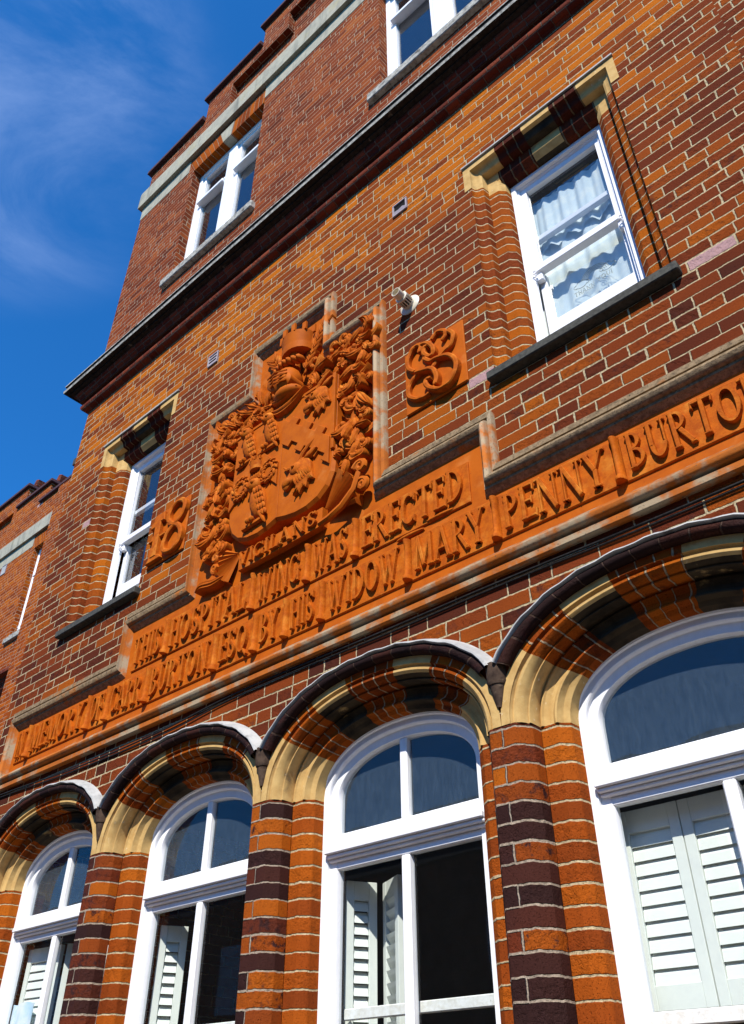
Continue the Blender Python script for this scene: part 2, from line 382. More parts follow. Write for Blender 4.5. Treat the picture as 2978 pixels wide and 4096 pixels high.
# ------------------------------------------------------------------ the building
BLD = empty('brick_building', (0, 0, 0), 'red brick building with arched white windows and carved terracotta panels, filling the photo', 'building')
XL, XR, XB = -6.55, .02, 2.4           # left corner, straight joint in the brickwork, end of the front
SPR = 2.94                              # springing of the ground floor arches
WC = [-5.535, -4.05, -2.565, -1.08]     # centres of the arched windows
PITCH = 1.485
def sell(a, b, n=2.2, k=48, th=None):   # superellipse over an opening, left to right
    th = th or [PI-PI*i/k for i in range(k+1)]; r = []
    for t in th:
        c, s_ = math.cos(t), max(0., math.sin(t))
        r.append((math.copysign(abs(c)**(2/n), c)*a, s_**(2/n)*b))
    return r
# equal steps along the outer order
_d = sell(.684, .45, k=1200); _s = [0.]
for i in range(1200): _s.append(_s[-1]+math.hypot(_d[i+1][0]-_d[i][0], _d[i+1][1]-_d[i][1]))
ARC = _s[-1]; NV = 24
TH = []; j = 0
for i in range(NV*2+1):
    t = ARC*i/(NV*2)
    while j < 1199 and _s[j+1] < t: j += 1
    fr = (t-_s[j])/max(1e-9, _s[j+1]-_s[j]); TH.append(PI-PI*(j+min(1, max(0, fr)))/1200)
TH[0] = PI; TH[-1] = 0.
TANV = {0, 1, 2, 3, 7, 8, 9, 14, 15, 16, 20, 21, 22, 23}
VM = [1 if (i//2) in TANV else 0 for i in range(NV*2)]
VMS = [(2 if 6 < i//2 < 18 else 1) if m else 0 for i, m in enumerate(VM)]
US = [i*.5*.076 for i in range(NV*2+1)]

def arch_hole(cx, z0):
    a = [(cx+p[0], SPR+p[1]) for p in sell(.7005, .4665, th=TH)]
    return [(cx-.684, z0)]+a+[(cx+.684, z0)]
def rect(x0, x1, z0, z1): return [(x0, z0), (x0, z1), (x1, z1), (x1, z0)]
U = [(-5.40, -.03), (-1.135, 0.)]      # first floor windows: centre, height shift
UE = .515                               # half opening at the wall face
UZ0, UZ1 = 4.80, 6.82
T = [-4.80, -1.81]                      # second floor windows
TE = .632; TZ0, TZ1 = 8.98, 10.94
CZ = 7.90
wl = MB()
GSILL = .95
holes = [arch_hole(c, GSILL) for c in WC]+[rect(c-UE, c+UE, UZ0+s, UZ1+s) for c, s in U]
wl.fill([(XL, 0), (XR, 0), (XR, CZ), (XL, CZ)], holes, 0., 0)
wl.fill([(XR, 0), (XB, 0), (XB, CZ), (XR, CZ)], [], 0., 0, (.137, .04))
wl.build('front_wall', M_WALL, BLD)
up = MB()
up.fill([(XL, CZ), (XB, CZ), (XB, 11.2), (XL, 11.2)], [rect(c-TE, c+TE, TZ0, TZ1) for c in T], 0., 0)
up.build('upper_wall', M_UPPER, BLD)
# other sides, floors and roof
sh = MB(); sh.box(XL, XL+.3, .02, 7, 0, 11.9); sh.build('side_wall', M_WALL, BLD)
sh = MB(); sh.box(XB-.3, XB, .02, 7, 0, 11.9); sh.build('side_wall', M_WALL, BLD)
sh = MB(); sh.box(XL+.3, XB-.3, 6.7, 7, 0, 11.9); sh.build('rear_wall', M_WALL, BLD)
for z in (-.2, 3.72, 7.75): 
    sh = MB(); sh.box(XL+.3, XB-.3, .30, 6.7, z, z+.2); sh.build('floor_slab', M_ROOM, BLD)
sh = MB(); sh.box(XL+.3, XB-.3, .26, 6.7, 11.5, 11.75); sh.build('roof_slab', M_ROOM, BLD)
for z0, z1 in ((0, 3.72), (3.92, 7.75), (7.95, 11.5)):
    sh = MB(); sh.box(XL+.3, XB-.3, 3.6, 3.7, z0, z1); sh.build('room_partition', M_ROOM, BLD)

# ------------------------------------------------------------------ moulding along a straight run with mitred left return
def run(name, prof, mats, x0, x1, m=None, ret=True, parent=BLD, smooth=None, y=0., uvk=None):
    mb = MB(); L = 0.
    for i in range(len(prof)-1):
        (d0, z0), (d1, z1) = prof[i], prof[i+1]; l = math.hypot(d1-d0, z1-z0)
        k = m[i] if m else 0
        a0, a1 = (x0-d0, x0-d1) if ret else (x0, x0)
        mb.poly([(a0, y-d0, z0), (x1, y-d0, z0), (x1, y-d1, z1), (a1, y-d1, z1)], [(a0, L), (x1, L), (x1, L+l), (a1, L+l)], k)
        if ret: mb.poly([(x0-d0, y+2., z0), (x0-d0, y-d0, z0), (x0-d1, y-d1, z1), (x0-d1, y+2., z1)], [(-2, L), (d0, L), (d1, L+l), (-2, L+l)], k)
        L += l
    if not ret: mb.poly([(x0, y-d, z) for d, z in prof])
    return mb.build(name, mats, parent, smooth=smooth)
# cornice: brick mouldings under a stone drip course
def arcp(c, r, a0, a1, n=6): return [(c[0]+r*math.cos(R(a0+(a1-a0)*i/n)), c[1]+r*math.sin(R(a0+(a1-a0)*i/n))) for i in range(n+1)]
prof = [(0, 7.665), (.018, 7.675)]+arcp((.018, 7.735), .055, -90, 70, 7)+[(.045, 7.80), (.085, 7.803), (.085, 7.832)]+[(.10, 7.845), (.125, 7.865), (.135, 7.875), (.135, 7.905)]
run('cornice_moulding', prof, M_CORB, XL, XB, smooth=40)
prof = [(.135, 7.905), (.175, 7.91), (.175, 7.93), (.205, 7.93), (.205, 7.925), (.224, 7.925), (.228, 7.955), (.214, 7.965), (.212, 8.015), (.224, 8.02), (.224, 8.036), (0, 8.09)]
run('cornice', prof, [M_CORN, M_CORND], XL, XB, m=[1, 1, 1, 1, 1, 0, 1, 1, 1, 0, 0])  # underside strips take painted shade, the recessed face band is weathered black
# stone band and the flush stone course under it
run('stone_band', [(0, 11.285), (.038, 11.285), (.045, 11.28), (.055, 11.28), (.055, 11.58), (.05, 11.62), (0, 11.68)], M_BAND, XL, XB)
FA = [(c-.74, c+.625+.115) for c in T]
xs = [XL]+[x for c in T for x in (c-.745, c+.632)]+[XB]
for i in range(0, len(xs), 2):
    b = MB(); a0 = XL-.006 if i == 0 else xs[i]
    b.box(a0, xs[i+1], -.006, .05, 11.03, 11.284); b.build('stone_course', M_BAND, BLD)
# wall above the band, stepped parapet with sunk panel and copings
P = [(-6.55, 12.07), (-5.42, 12.07), (-5.42, 12.57), (-4.37, 12.57), (-4.37, 13.06), (-2.25, 13.06), (-2.25, 12.57), (-1.2, 12.57), (-1.2, 12.07), (XB, 12.07)]
rec = [(-4.92, 11.80), (-4.92, 12.37), (-3.90, 12.37), (-3.90, 12.77), (-2.74, 12.77), (-2.74, 12.37), (-1.72, 12.37), (-1.72, 11.80)]
pm = MB(); pm.fill([(XL, 11.2), (XB, 11.2)]+P[::-1], [rec], 0.)
for i in range(len(rec)):
    a, b = rec[i], rec[(i+1) % len(rec)]
    pm.poly([(a[0], 0, a[1]), (b[0], 0, b[1]), (b[0], .095, b[1]), (a[0], .095, a[1])])
pm.fill(rec, (), .095)
pm.poly([(XL, .35, 11.2), (XL, 0, 11.2), (XL, 0, 12.07), (XL, .35, 12.07)])
for i in range(len(P)-1):
    a, b = P[i], P[i+1]; pm.poly([(a[0], 0, a[1]), (b[0], 0, b[1]), (b[0], .35, b[1]), (a[0], .35, a[1])])
pm.fill([(XL, 11.2), (XB, 11.2)]+P[::-1], (), .35)
PAR = pm.build('parapet', M_UPPER, BLD)
for i in range(0, len(P)-1, 2):
    a, b = P[i], P[i+1]; c = MB()
    e0 = .05 if i <= 4 else 0.; e1 = .05 if i >= 4 else 0.
    x0, x1 = a[0]-e0, b[0]+e1; z = a[1]
    c.poly([(x0, -.055, z+.003), (x1, -.055, z+.003), (x1, -.05, z+.075), (x0, -.05, z+.075)])
    c.poly([(x0, -.05, z+.075), (x1, -.05, z+.075), (x1, .17, z+.13), (x0, .17, z+.13)])
    c.poly([(x0, .17, z+.13), (x1, .17, z+.13), (x1, .40, z+.075), (x0, .40, z+.075)])
    c.poly([(x0, .40, z+.003), (x1, .40, z+.003), (x1, -.055, z+.003), (x0, -.055, z+.003)])
    for x in (x0, x1): c.poly([(x, -.055, z+.003), (x, -.05, z+.075), (x, .17, z+.13), (x, .40, z+.075), (x, .40, z+.003)])
    c.build('coping', M_COPE, PAR)
b = MB(); b.box(XL-.10, XL, .02, .25, 7.02, 7.10); b.build('stone_block', M_SLATE, BLD)

# ------------------------------------------------------------------ ground floor: arch, jambs, window; built once, then copied along
JP = [(0, 0), (.005, .001), (.047, .056), (.050, .062), (.053, .118)]     # outer order of the jambs
AP = [(-.016, 0), (-.010, .012), (-.002, .013), (0, .004), (.012, .004), (.026, .014), (.036, .030), (.040, .046), (.043, .050), (.045, .043), (.050, .043), (.053, .050), (.053, .118)]   # the arch has a roll and fillets
AI = [(.053, .118), (.060, .110), (.068, .108), (.073, .116), (.092, .128), (.112, .126), (.128, .112), (.136, .113), (.139, .122), (.150, .142), (.166, .150), (.174, .155), (.178, .225), (.178, .26)]
JI = [(.053, .118), (.063, .117), (.127, .118), (.131, .120), (.170, .152), (.173, .158), (.178, .225), (.178, .26)]  # inner order
BH = {0: .45, .045: .412, .053: .40, .063: .392, .128: .335, .172: .30}
def bh(o):
    ks = [(0, .45), (.045, .41), (.053, .402), (.128, .335), (.178, .30)]
    if o < 0: return .45-o
    for (a, va), (b, vb) in zip(ks, ks[1:]):
        if o <= b: return va+(vb-va)*(o-a)/(b-a)
    return .30
def ground_window(cx):
    O = (cx, 0, 0)
    # ring of moulded bricks and tan stones
    a = MB(); L = 0.
    for k, prof in enumerate((AP, AI)):
        for i in range(len(prof)-1):
            (o0, d0), (o1, d1) = prof[i], prof[i+1]
            A = [(cx+p[0], d0, SPR+p[1]) for p in sell(.684-o0, bh(o0), th=TH)]
            B = [(cx+p[0], d1, SPR+p[1]) for p in sell(.684-o1, bh(o1), th=TH)]
            l = math.hypot(o1-o0, d1-d0); v = k+.3+L
            a.strip(A, B, US, US, v, v+l, ms=VM if (k == 0 and i < 5) else VMS); L += l
        L = 0.
    # the face of the ring, a hand's width, standing just proud of the wall
    A = [(cx+p[0], -.006, SPR+p[1]) for p in sell(.742, .52, th=TH)]
    B = [(cx+p[0], -.006, SPR+p[1]) for p in sell(.700, .466, th=TH)]
    C = [(cx+p[0], 0, SPR+p[1]) for p in sell(.700, .466, th=TH)]
    a.strip(A, B, US, US, 2.3, 2.4, ms=VM); a.strip(B, C, US, US, 2.4, 2.41, ms=VM)
    arch = a.build('arch', [M_VOUS, M_TAN, M_TANS], BLD, smooth=25, origin=O)
    # hood mould: dark brick roll under a lead capping
    hp = [(.737, .502, .0), (.739, .504, .026), (.746, .509, .040), (.757, .518, .048), (.772, .53, .050), (.786, .541, .046), (.793, .547, .038)]
    cut = PITCH/2
    th2 = [t for t in TH if abs(sell(.80, .56, th=[t])[0][0]) <= cut]
    h = MB(); us = [i*.045 for i in range(len(th2))]; Lh = .2
    rows = [[(cx+max(-cut, min(cut, p[0])), -d, SPR+p[1]) for p in sell(A_, B_, th=th2)] for A_, B_, d in hp]
    for i in range(len(rows)-1):
        h.strip(rows[i], rows[i+1], us, us, Lh, Lh+.02); Lh += .02
    hood = h.build('hood_mould', M_HOOD, BLD, smooth=50, origin=O)
    c = MB(); cp = [(.791, .545, .036), (.793, .547, .056), (.797, .551, .060), (.806, .558, .057), (.835, .582, .0)]
    rows = [[(cx+max(-cut, min(cut, p[0])), -d, SPR+p[1]+.004*math.sin(i*1.7)*(d > .03)) for i, p in enumerate(sell(A_, B_, th=th2))] for A_, B_, d in cp]
    for i in range(len(rows)-1): c.strip(rows[i], rows[i+1], us, us, 0, .1)
    c.build('lead_capping', M_LEAD, hood, smooth=40, origin=O)
    # inner order of the jambs
    for s in (-1, 1):
        jm = MB(); u = 1.
        for i in range(len(JI)-1):
            (o0, d0), (o1, d1) = JI[i], JI[i+1]; l = math.hypot(o1-o0, d1-d0); x0, x1 = cx+s*(.684-o0), cx+s*(.684-o1)
            jm.poly([(x0, d0, GSILL), (x1, d1, GSILL), (x1, d1, SPR), (x0, d0, SPR)], [(u, GSILL), (u+l, GSILL), (u+l, SPR), (u, SPR)]); u += l
        jm.build('jamb', M_JAMBO, BLD, smooth=18, origin=O)
    # stone sill
    sl = MB(); sl.box(cx-.70, cx+.70, -.05, .30, GSILL-.16, GSILL); sl.build('sill', M_TAN, BLD, bevel=.006, origin=O)
    # the white sash window
    fp = [(.545, .325, .235), (.535, .315, .205), (.525, .305, .200), (.512, .293, .205), (.508, .289, .216), (.482, .265, .216), (.476, .259, .222), (.474, .257, .238), (.468, .251, .240), (.432, .218, .240), (.426, .212, .250), (.426, .212, .285)]
    f = MB(); k = 40; thf = [PI-PI*i/k for i in range(k+1)]
    rows = []
    for a_, b_, d in fp:
        rows.append([(cx-a_, d, GSILL)]+[(cx+p[0], d, SPR+p[1]) for p in sell(a_, b_, th=thf, n=2.15)]+[(cx+a_, d, GSILL)])
    uu = list(range(k+3))
    for i in range(len(rows)-1): f.strip(rows[i], rows[i+1], uu, uu, 0, 1)
    win = f.build('arched_window', M_WHITE, BLD, smooth=35, origin=O)
    tr = MB()
    tr.box(cx-.43, cx+.43, .236, .285, 2.700, 2.768); tr.box(cx-.472, cx+.472, .19, .285, 2.672, 2.699); tr.box(cx-.47, cx+.47, .205, .28, 2.655, 2.671)
    tr.box(cx-.468, cx+.468, .222, .28, 2.640, 2.654)
    tr.build('transom', M_WHITE, win, bevel=.004, origin=O)
    sa = MB()
    sa.box(cx-.474, cx+.474, .243, .287, 2.606, 2.639); sa.box(cx-.474, cx-.436, .244, .286, GSILL, 2.605); sa.box(cx+.436, cx+.474, .244, .286, GSILL, 2.605)
    sa.build('sash', M_WHITE, win, bevel=.004, origin=O)
    gb = MB(); gb.box(cx-.023, cx+.023, .243, .283, 2.767, 3.155); gb.build('glazing_bar', M_WHITE, win, bevel=.006, origin=O)
    gb = MB(); gb.box(cx-.025, cx+.025, .242, .284, GSILL, 2.606); gb.build('glazing_bar', M_WHITE, win, bevel=.006, origin=O)
    mr = MB(); mr.box(cx-.43, cx+.43, .305, .335, 1.985, 2.03); mr.build('meeting_rail', M_WOOD, win, bevel=.004, origin=O)
    ga = [(cx+p[0], SPR+p[1]) for p in sell(.428, .214, th=thf, n=2.15)]
    for s in (-1, 1):
        pp = [p for p in ga if (p[0]-cx)*s >= .02]
        pp = [(cx+s*.02, 2.76)]+([(cx-.428, 2.76)]+pp if s < 0 else [])+([] if s < 0 else [(cx+.02, pp[0][1])]+pp+[(cx+.428, 2.76)])
        if s < 0: pp = [(cx-.428, 2.76)]+[p for p in ga if p[0]-cx <= -.02]+[(cx-.02, SPR+.214), (cx-.02, 2.76)]
        p1 = MB(); p1.fill(pp, (), .268); p1.build('pane', M_GLASSD, win, origin=O)
        p2 = MB(); x0, x1 = (cx-.438, cx-.02) if s < 0 else (cx+.02, cx+.438)
        p2.fill(rect(x0, x1, GSILL, 2.61), (), .270); p2.build('pane', M_GLASS, win, origin=O)
    return win
n0 = set(BLD.children)
ground_window(WC[2])
first = [o for o in BLD.children if o not in n0]
for i in (0, 1, 3):
    for o in first:
        c = copy_tree(o, BLD, (WC[i]-WC[2], 0, 0))
        if i == 3:                                    # in the last window the sash is shut: its bottom rail is in front
            for q in c.children:
                if q.name.startswith('meeting_rail'): q.location += Vector((0, -.062, -.115))
                if q.name.startswith('glazing_bar') and min(v.co.z for v in q.data.vertices) < 2: q.location += Vector((.028, 0, 0))
            for q in [q for q in c.children if (q.name.startswith('glazing_bar') or q.name.startswith('pane')) and min(v.co.z for v in q.data.vertices) > 2.7]: bpy.data.objects.remove(q)
            if c.name.startswith('arched_window'):    # one undivided pane in its fanlight
                p1 = MB(); p1.fill([(WC[3]-.428, 2.76)]+[(WC[3]+p[0], SPR+p[1]) for p in sell(.428, .214, n=2.15)]+[(WC[3]+.428, 2.76)], (), .268); p1.build('pane', M_GLASSD, c)
# brick piers between the windows, with the stop where two hood moulds meet
def pier(x):
    O = (x, 0, 0); w_ = PITCH/2-.684; mb = MB()
    for s in (-1, 1):
        pts = [(0., -.003), (w_, -.003)]+[(w_+o, d-.003) for o, d in JP[1:]]; u = 0.
        for i in range(len(pts)-1):
            (o0, d0), (o1, d1) = pts[i], pts[i+1]; l = math.hypot(o1-o0, d1-d0); x0, x1 = x+s*o0, x+s*o1
            mb.poly([(x0, d0, GSILL), (x1, d1, GSILL), (x1, d1, SPR), (x0, d0, SPR)], [(s*u, GSILL), (s*(u+l), GSILL), (s*(u+l), SPR), (s*u, SPR)]); u += l
    pr_ = mb.build('pier', M_JAMB, BLD, smooth=18, origin=O)
    fm = MB()
    for z0, r0, z1, r1 in ((3.215, .050, 3.13, .046), (3.13, .046, 3.118, .040), (3.118, .036, 3.02, .012)):
        k = 8
        A = [(x+r0*math.cos(PI+PI*j/k), -r0*.9*math.sin(PI*j/k)-.004, z0) for j in range(k+1)]
        B = [(x+r1*math.cos(PI+PI*j/k), -r1*.9*math.sin(PI*j/k)-.004, z1) for j in range(k+1)]
        u = [j*.02 for j in range(k+1)]; fm.strip(A, B, u, u, z0, z1)
    fm.build('hood_stop', M_STOP, pr_, smooth=40, origin=O)
    return pr_
p0_ = pier(WC[2]+PITCH/2)
for i in (-3, -2, -1, 1): copy_tree(p0_, BLD, (i*PITCH, 0, 0))
# ------------------------------------------------------------------ first floor windows
UP = [(-.055, -.004), (0, -.004), (0, .0)]+[(.046-.046*math.cos(R(a)), .040*math.sin(R(a))) for a in (15, 35, 55, 75, 90)]+[(.050, .043), (.058, .048), (.066, .097)]
UI = [(.066, .097), (.078, .098), (.132, .104), (.138, .108), (.172, .142), (.178, .195), (.178, .24)]
def upper_window(cx, dz):
    O = (cx, 0, dz); e = UE; z0, z1 = UZ0+dz, UZ1+dz; zj = z1-.20
    for s in (-1, 1):
        for prof, u in ((UP[:], 0.), (UI, .9)):
            jm = MB()
            for i in range(len(prof)-1):
                (o0, d0), (o1, d1) = prof[i], prof[i+1]; l = math.hypot(o1-o0, d1-d0)
                if prof is not UI and i == 0: u += l; continue
                x0, x1 = cx+s*(e-o0), cx+s*(e-o1); top = zj if prof is not UI else z1-.25
                jm.poly([(x0, d0, z0), (x1, d1, z0), (x1, d1, top), (x0, d0, top)], [(u, z0), (u+l, z0), (u+l, top), (u, top)]); u += l
            jm.build('jamb', M_UJAMB, BLD, smooth=25, origin=O)
        # tan stone turning the corner: jamb stub, face and start of the head
        st = MB()
        for prof, xin in ((UP, .205), (UI, .155)):
            zb = zj if prof is UP else z1-.25
            for i in range(len(prof)-1):
                (o0, d0), (o1, d1) = prof[i], prof[i+1]
                xa, xb = cx+s*(e-o0), cx+s*(e-o1)
                st.poly([(xa, d0, zb), (xb, d1, zb), (xb, d1, z1-o1), (xa, d0, z1-o0)])
                xe = cx+s*(e-xin)
                st.poly([(xa, d0, z1-o0), (xb, d1, z1-o1), (xe, d1, z1-o1), (xe, d0, z1-o0)])
        st.build('label_stone', M_TAN, BLD, smooth=25, origin=O)
    hd = MB(); xs_ = [-.31+.0775*i for i in range(9)]
    for prof, lim, u0 in ((UP, .31, 0), (UI, .36, 1)):
        L = 0.
        for i in range(len(prof)-1):
            (o0, d0), (o1, d1) = prof[i], prof[i+1]; l = math.hypot(o1-o0, d1-d0)
            segs = [(-lim, -.10, 0), (-.10, .11, 1), (.11, lim, 0)]
            for a, b, m in [(a, b, 2 if m and i > 3 else m) for a, b, m in segs]:
                hd.poly([(cx+a, d0, z1-o0), (cx+b, d0, z1-o0), (cx+b, d1, z1-o1), (cx+a, d1, z1-o1)], [(a, u0+.3+L), (b, u0+.3+L), (b, u0+.3+L+l), (a, u0+.3+L+l)], m)
            L += l
    hd.build('window_head', [M_HEADB, M_TAN, M_TANS], BLD, smooth=25, origin=O)
    dm = MB(); dm.box(cx-.575, cx+.575, -.018, -.0045, z1+.056, z1+.070); dm.build('drip_strip', M_LEAD, BLD, origin=O)
    sl = MB(); sl.box(cx-.54, cx+.545, -.055, .22, z0+.012, z0+.07); sl.build('sill', M_SLATE, BLD, bevel=.006, origin=O)
    # sash window
    xl, xr = cx-.337, cx+.337; zt = z1-.178; zb = z0+.07
    f = MB()
    def ring(a, b, m=0):
        A = [(xl+a[0], a[1], zb), (xl+a[0], a[1], zt-a[0]), (xr-a[0], a[1], zt-a[0]), (xr-a[0], a[1], zb)]
        B = [(xl+b[0], b[1], zb), (xl+b[0], b[1], zt-b[0]), (xr-b[0], b[1], zt-b[0]), (xr-b[0], b[1], zb)]
        f.strip(A, B, [0, 1, 2, 3], [0, 1, 2, 3], 0, .1)
    fr = [(0, .215), (.004, .186), (.03, .186), (.034, .192), (.037, .21), (.043, .21), (.046, .216), (.05, .216), (.052, .235)]
    for a, b in zip(fr, fr[1:]): ring(a, b)
    win = f.build('sash_window', M_WOOD if False else M_WHITE, BLD, smooth=30, origin=O)
    gl0, gl1 = cx-.245, cx+.26
    us_ = MB()   # upper sash: stiles, head, meeting rail with a deep face
    us_.box(xl+.05, gl0, .222, .262, 5.73+dz, 6.60+dz); us_.box(gl1, xr-.05, .222, .262, 5.73+dz, 6.60+dz); us_.box(gl0, gl1, .222, .262, 6.545+dz, 6.60+dz)
    us_.box(xl+.05, xr-.05, .208, .262, 5.735+dz, 5.79+dz)
    for x in (gl0-.02, gl1+.02): us_.box(x-.022, x+.022, .224, .26, 5.67+dz, 5.735+dz)
    us_.build('upper_sash', M_WHITE, win, bevel=.004, origin=O)
    ls = MB()
    ls.box(xl+.05, gl0+.005, .262, .30, zb, 5.735+dz); ls.box(gl1-.005, xr-.05, .262, .30, zb, 5.735+dz); ls.box(gl0, gl1, .262, .30, 5.23+dz, 5.33+dz)
    ls.box(gl0-.02, gl1+.02, .264, .30, 6.07+dz, 6.115+dz)
    ls.build('lower_sash', M_WHITE, win, bevel=.004, origin=O)
    bs = MB(); bs.box(xl+.05, xr-.05, .20, .30, zb, zb+.16); bs.box(xl+.01, xr-.01, .16, .30, zb, zb+.04); bs.build('timber_sill', M_WOOD, win, bevel=.004, origin=O)
    for a, b, y in ((5.79, 6.545, .25), (5.33, 5.735, .285)):
        p = MB(); p.fill(rect(gl0, gl1, a+dz, b+dz), (), y); p.build('pane', M_GLASSU, win, origin=O)
    for x in (gl0-.03, gl1+.035):              # little curled sash rings
        rg = MB(); c = (x, .195, 5.72+dz); rg.tube([(c[0]+.014*math.cos(t), c[1], c[2]+.014*math.sin(t)) for t in [2*PI*i/12 for i in range(13)]], .0045, 6)
        rg.tube([(x, .21, 5.70+dz), (x, .196, 5.70+dz), (x+.01, .195, 5.685+dz), (x, .194, 5.675+dz)], .004, 5)
        rg.build('sash_ring', M_WHITE, win, smooth=60, origin=O)
    return win
for c, dz in U: upper_window(c, dz)

# ------------------------------------------------------------------ second floor windows (and one in the far wing)
def top_window(cx, y, par, wallm):
    O = (cx, y, 0); e = TE
    d = .105
    for s in (-1, 1):
        rv = MB(); rv.poly([(cx+s*e, y, TZ0), (cx+s*e, y+d+.14, TZ0), (cx+s*e, y+d+.14, TZ1), (cx+s*e, y, TZ1)]); rv.build('reveal', wallm, par, origin=O)
    fa = MB()
    for a, b, c, dd, m in ((-.745, -.16, -.632, -.075, 0), (-.16, .085, -.075, .06, 1), (.085, .632, .06, .632, 0)):
        yy = y-.004-.004*m
        fa.poly([(cx+c, yy, TZ1), (cx+dd, yy, TZ1), (cx+b, yy, 11.2 if m == 0 else 11.2), (cx+a, yy, 11.2)], [(c, 1), (dd, 1), (dd, 1.25), (c, 1.25)], m)
        fa.poly([(cx+c, yy, TZ1), (cx+dd, yy, TZ1), (cx+dd, y+.25, TZ1), (cx+c, y+.25, TZ1)], [(c, 1), (dd, 1), (dd, 1.25), (c, 1.25)], m)
        fa.poly([(cx+dd, yy, TZ1), (cx+b, yy, 11.2), (cx+b, y, 11.2), (cx+dd, y, TZ1)], None, m)
    fa.build('flat_arch', [M_FLAT, M_BAND], par, origin=O)
    sl = MB(); sl.box(cx-.745, cx+.725, y-.055, y+.25, TZ0-.165, TZ0-.06); sl.box(cx-.63, cx+.63, y-.02, y+.25, TZ0-.06, TZ0); sl.build('sill', M_CORN, par, bevel=.008, origin=O)
    f = MB(); Y = y+d
    f.box(cx-e, cx-e+.055, Y, Y+.1, TZ0, TZ1); f.box(cx+e-.055, cx+e, Y, Y+.1, TZ0, TZ1); f.box(cx-e+.055, cx+e-.055, Y+.001, Y+.1, TZ1-.06, TZ1); f.box(cx-e+.055, cx+e-.055, Y+.001, Y+.1, TZ0, TZ0+.05)
    win = f.build('casement_window', M_WHITE, par, bevel=.005, origin=O)
    m_ = MB(); m_.box(cx-.07, cx+.07, Y-.012, Y+.1, TZ0, TZ1-.061); m_.build('mullion', M_WHITE, win, bevel=.006, origin=O)
    for a, b in ((cx-e+.055, cx-.071), (cx+.071, cx+e-.055)):
        s_ = MB()
        s_.box(a, a+.05, Y+.02, Y+.07, TZ0+.06, TZ1-.06); s_.box(b-.05, b, Y+.02, Y+.07, TZ0+.06, TZ1-.06)
        s_.box(a+.05, b-.05, Y+.021, Y+.07, TZ1-.11, TZ1-.06)
        s_.box(a+.02, b-.02, Y-.03, Y+.06, 10.27, 10.315); s_.box(a+.01, b-.01, Y-.008, Y+.06, 10.325, 10.352); s_.box(a+.01, b-.01, Y+.005, Y+.06, 10.36, 10.385)
        s_.box(a+.03, b-.03, Y-.012, Y+.06, TZ0+.20, TZ0+.275)
        s_.build('sash', M_WHITE, win, bevel=.004, origin=O)
        p = MB(); p.fill(rect(a+.045, b-.045, TZ0+.06, TZ1-.1), (), Y+.055); p.build('pane', M_GLASSU, win, origin=O)
        st = MB(); st.tube([(a+.01, Y-.005, TZ0+.16), (a-.004, Y-.03, TZ0+.18), (a+.012, Y-.035, TZ0+.20)], .006, 6); st.build('casement_stay', M_WHITE, win, origin=O)
    return win
for c in T: top_window(c, 0., BLD, M_UPPER)

# ------------------------------------------------------------------ the far wing, three metres further back
WY = 3.0; WG = empty('side_wing', (0, WY, 0), parent=BLD)
TW = -13.66
ww = MB(); ww.fill([(-19.5, 0), (-6.6, 0), (-6.6, 11.2), (-19.5, 11.2)], [rect(TW-TE, TW+TE, TZ0, TZ1)], WY); ww.build('wing_wall', M_WING, WG)
Pw = [(-19.5, 13.08), (-15.46, 13.08), (-15.46, 12.62), (-14.34, 12.62), (-14.34, 12.22), (-6.6, 12.22)]
pw = MB(); rc = [(-19., 11.9), (-19., 12.62), (-15.92, 12.62), (-15.92, 11.9)]
pw.fill([(-19.5, 11.2), (-6.6, 11.2)]+Pw[::-1], [rc], WY)
for i in range(4):
    a, b = rc[i], rc[(i+1) % 4]; pw.poly([(a[0], WY, a[1]), (b[0], WY, b[1]), (b[0], WY+.095, b[1]), (a[0], WY+.095, a[1])])
pw.fill(rc, (), WY+.095)
for i in range(len(Pw)-1):
    a, b = Pw[i], Pw[i+1]; pw.poly([(a[0], WY, a[1]), (b[0], WY, b[1]), (b[0], WY+.35, b[1]), (a[0], WY+.35, a[1])])
pw.build('wing_parapet', M_WING, WG)
for i in range(0, 6, 2):
    a, b = Pw[i], Pw[i+1]; c = MB(); z = a[1]
    c.box(a[0]-(.3 if i else 0), b[0]+.06, WY-.06, WY+.4, z+.003, z+.08); c.build('wing_coping', M_COPE, WG, bevel=.01)
    if i < 4:
        kn = MB(); kn.prism([(b[0]-.25, z+.08), (b[0]+.06, z+.08), (b[0]+.10, z+.24), (b[0]-.02, z+.30), (b[0]-.10, z+.18)], WY+.42, WY+.1, inset=.02); kn.build('kneeler', M_CORB, WG)
run('wing_band', [(0, 11.285), (.055, 11.28), (.055, 11.58), (0, 11.68)], M_BAND, -19.5, -13.75, ret=False, parent=WG, y=WY)
b = MB(); b.box(-19.5, TW-.745, WY-.006, WY+.05, 11.03, 11.284); b.build('wing_stone_course', M_BAND, WG)
run('wing_cornice', [(0, 7.67), (.085, 7.75), (.085, 7.83), (.135, 7.87), (.135, 7.905), (.228, 7.93), (.228, 7.99), (.2, 8.04), (0, 8.09)], M_CORB, -19.5, -12.9, ret=False, parent=WG, y=WY+0.)
pr = MB(); pr.box(-13.22, -12.0, WY-.30, WY, 0, 11.75); pr.build('wing_pier', M_WING, WG)
top_window(TW, WY, WG, M_WING)
for o in list(WG.children):
    if o.name.startswith('casement_window'):
        pass
bk = MB(); bk.box(-19.4, -7, WY+.8, WY+.9, 0, 11.2); bk.build('wing_partition', M_ROOM, WG)
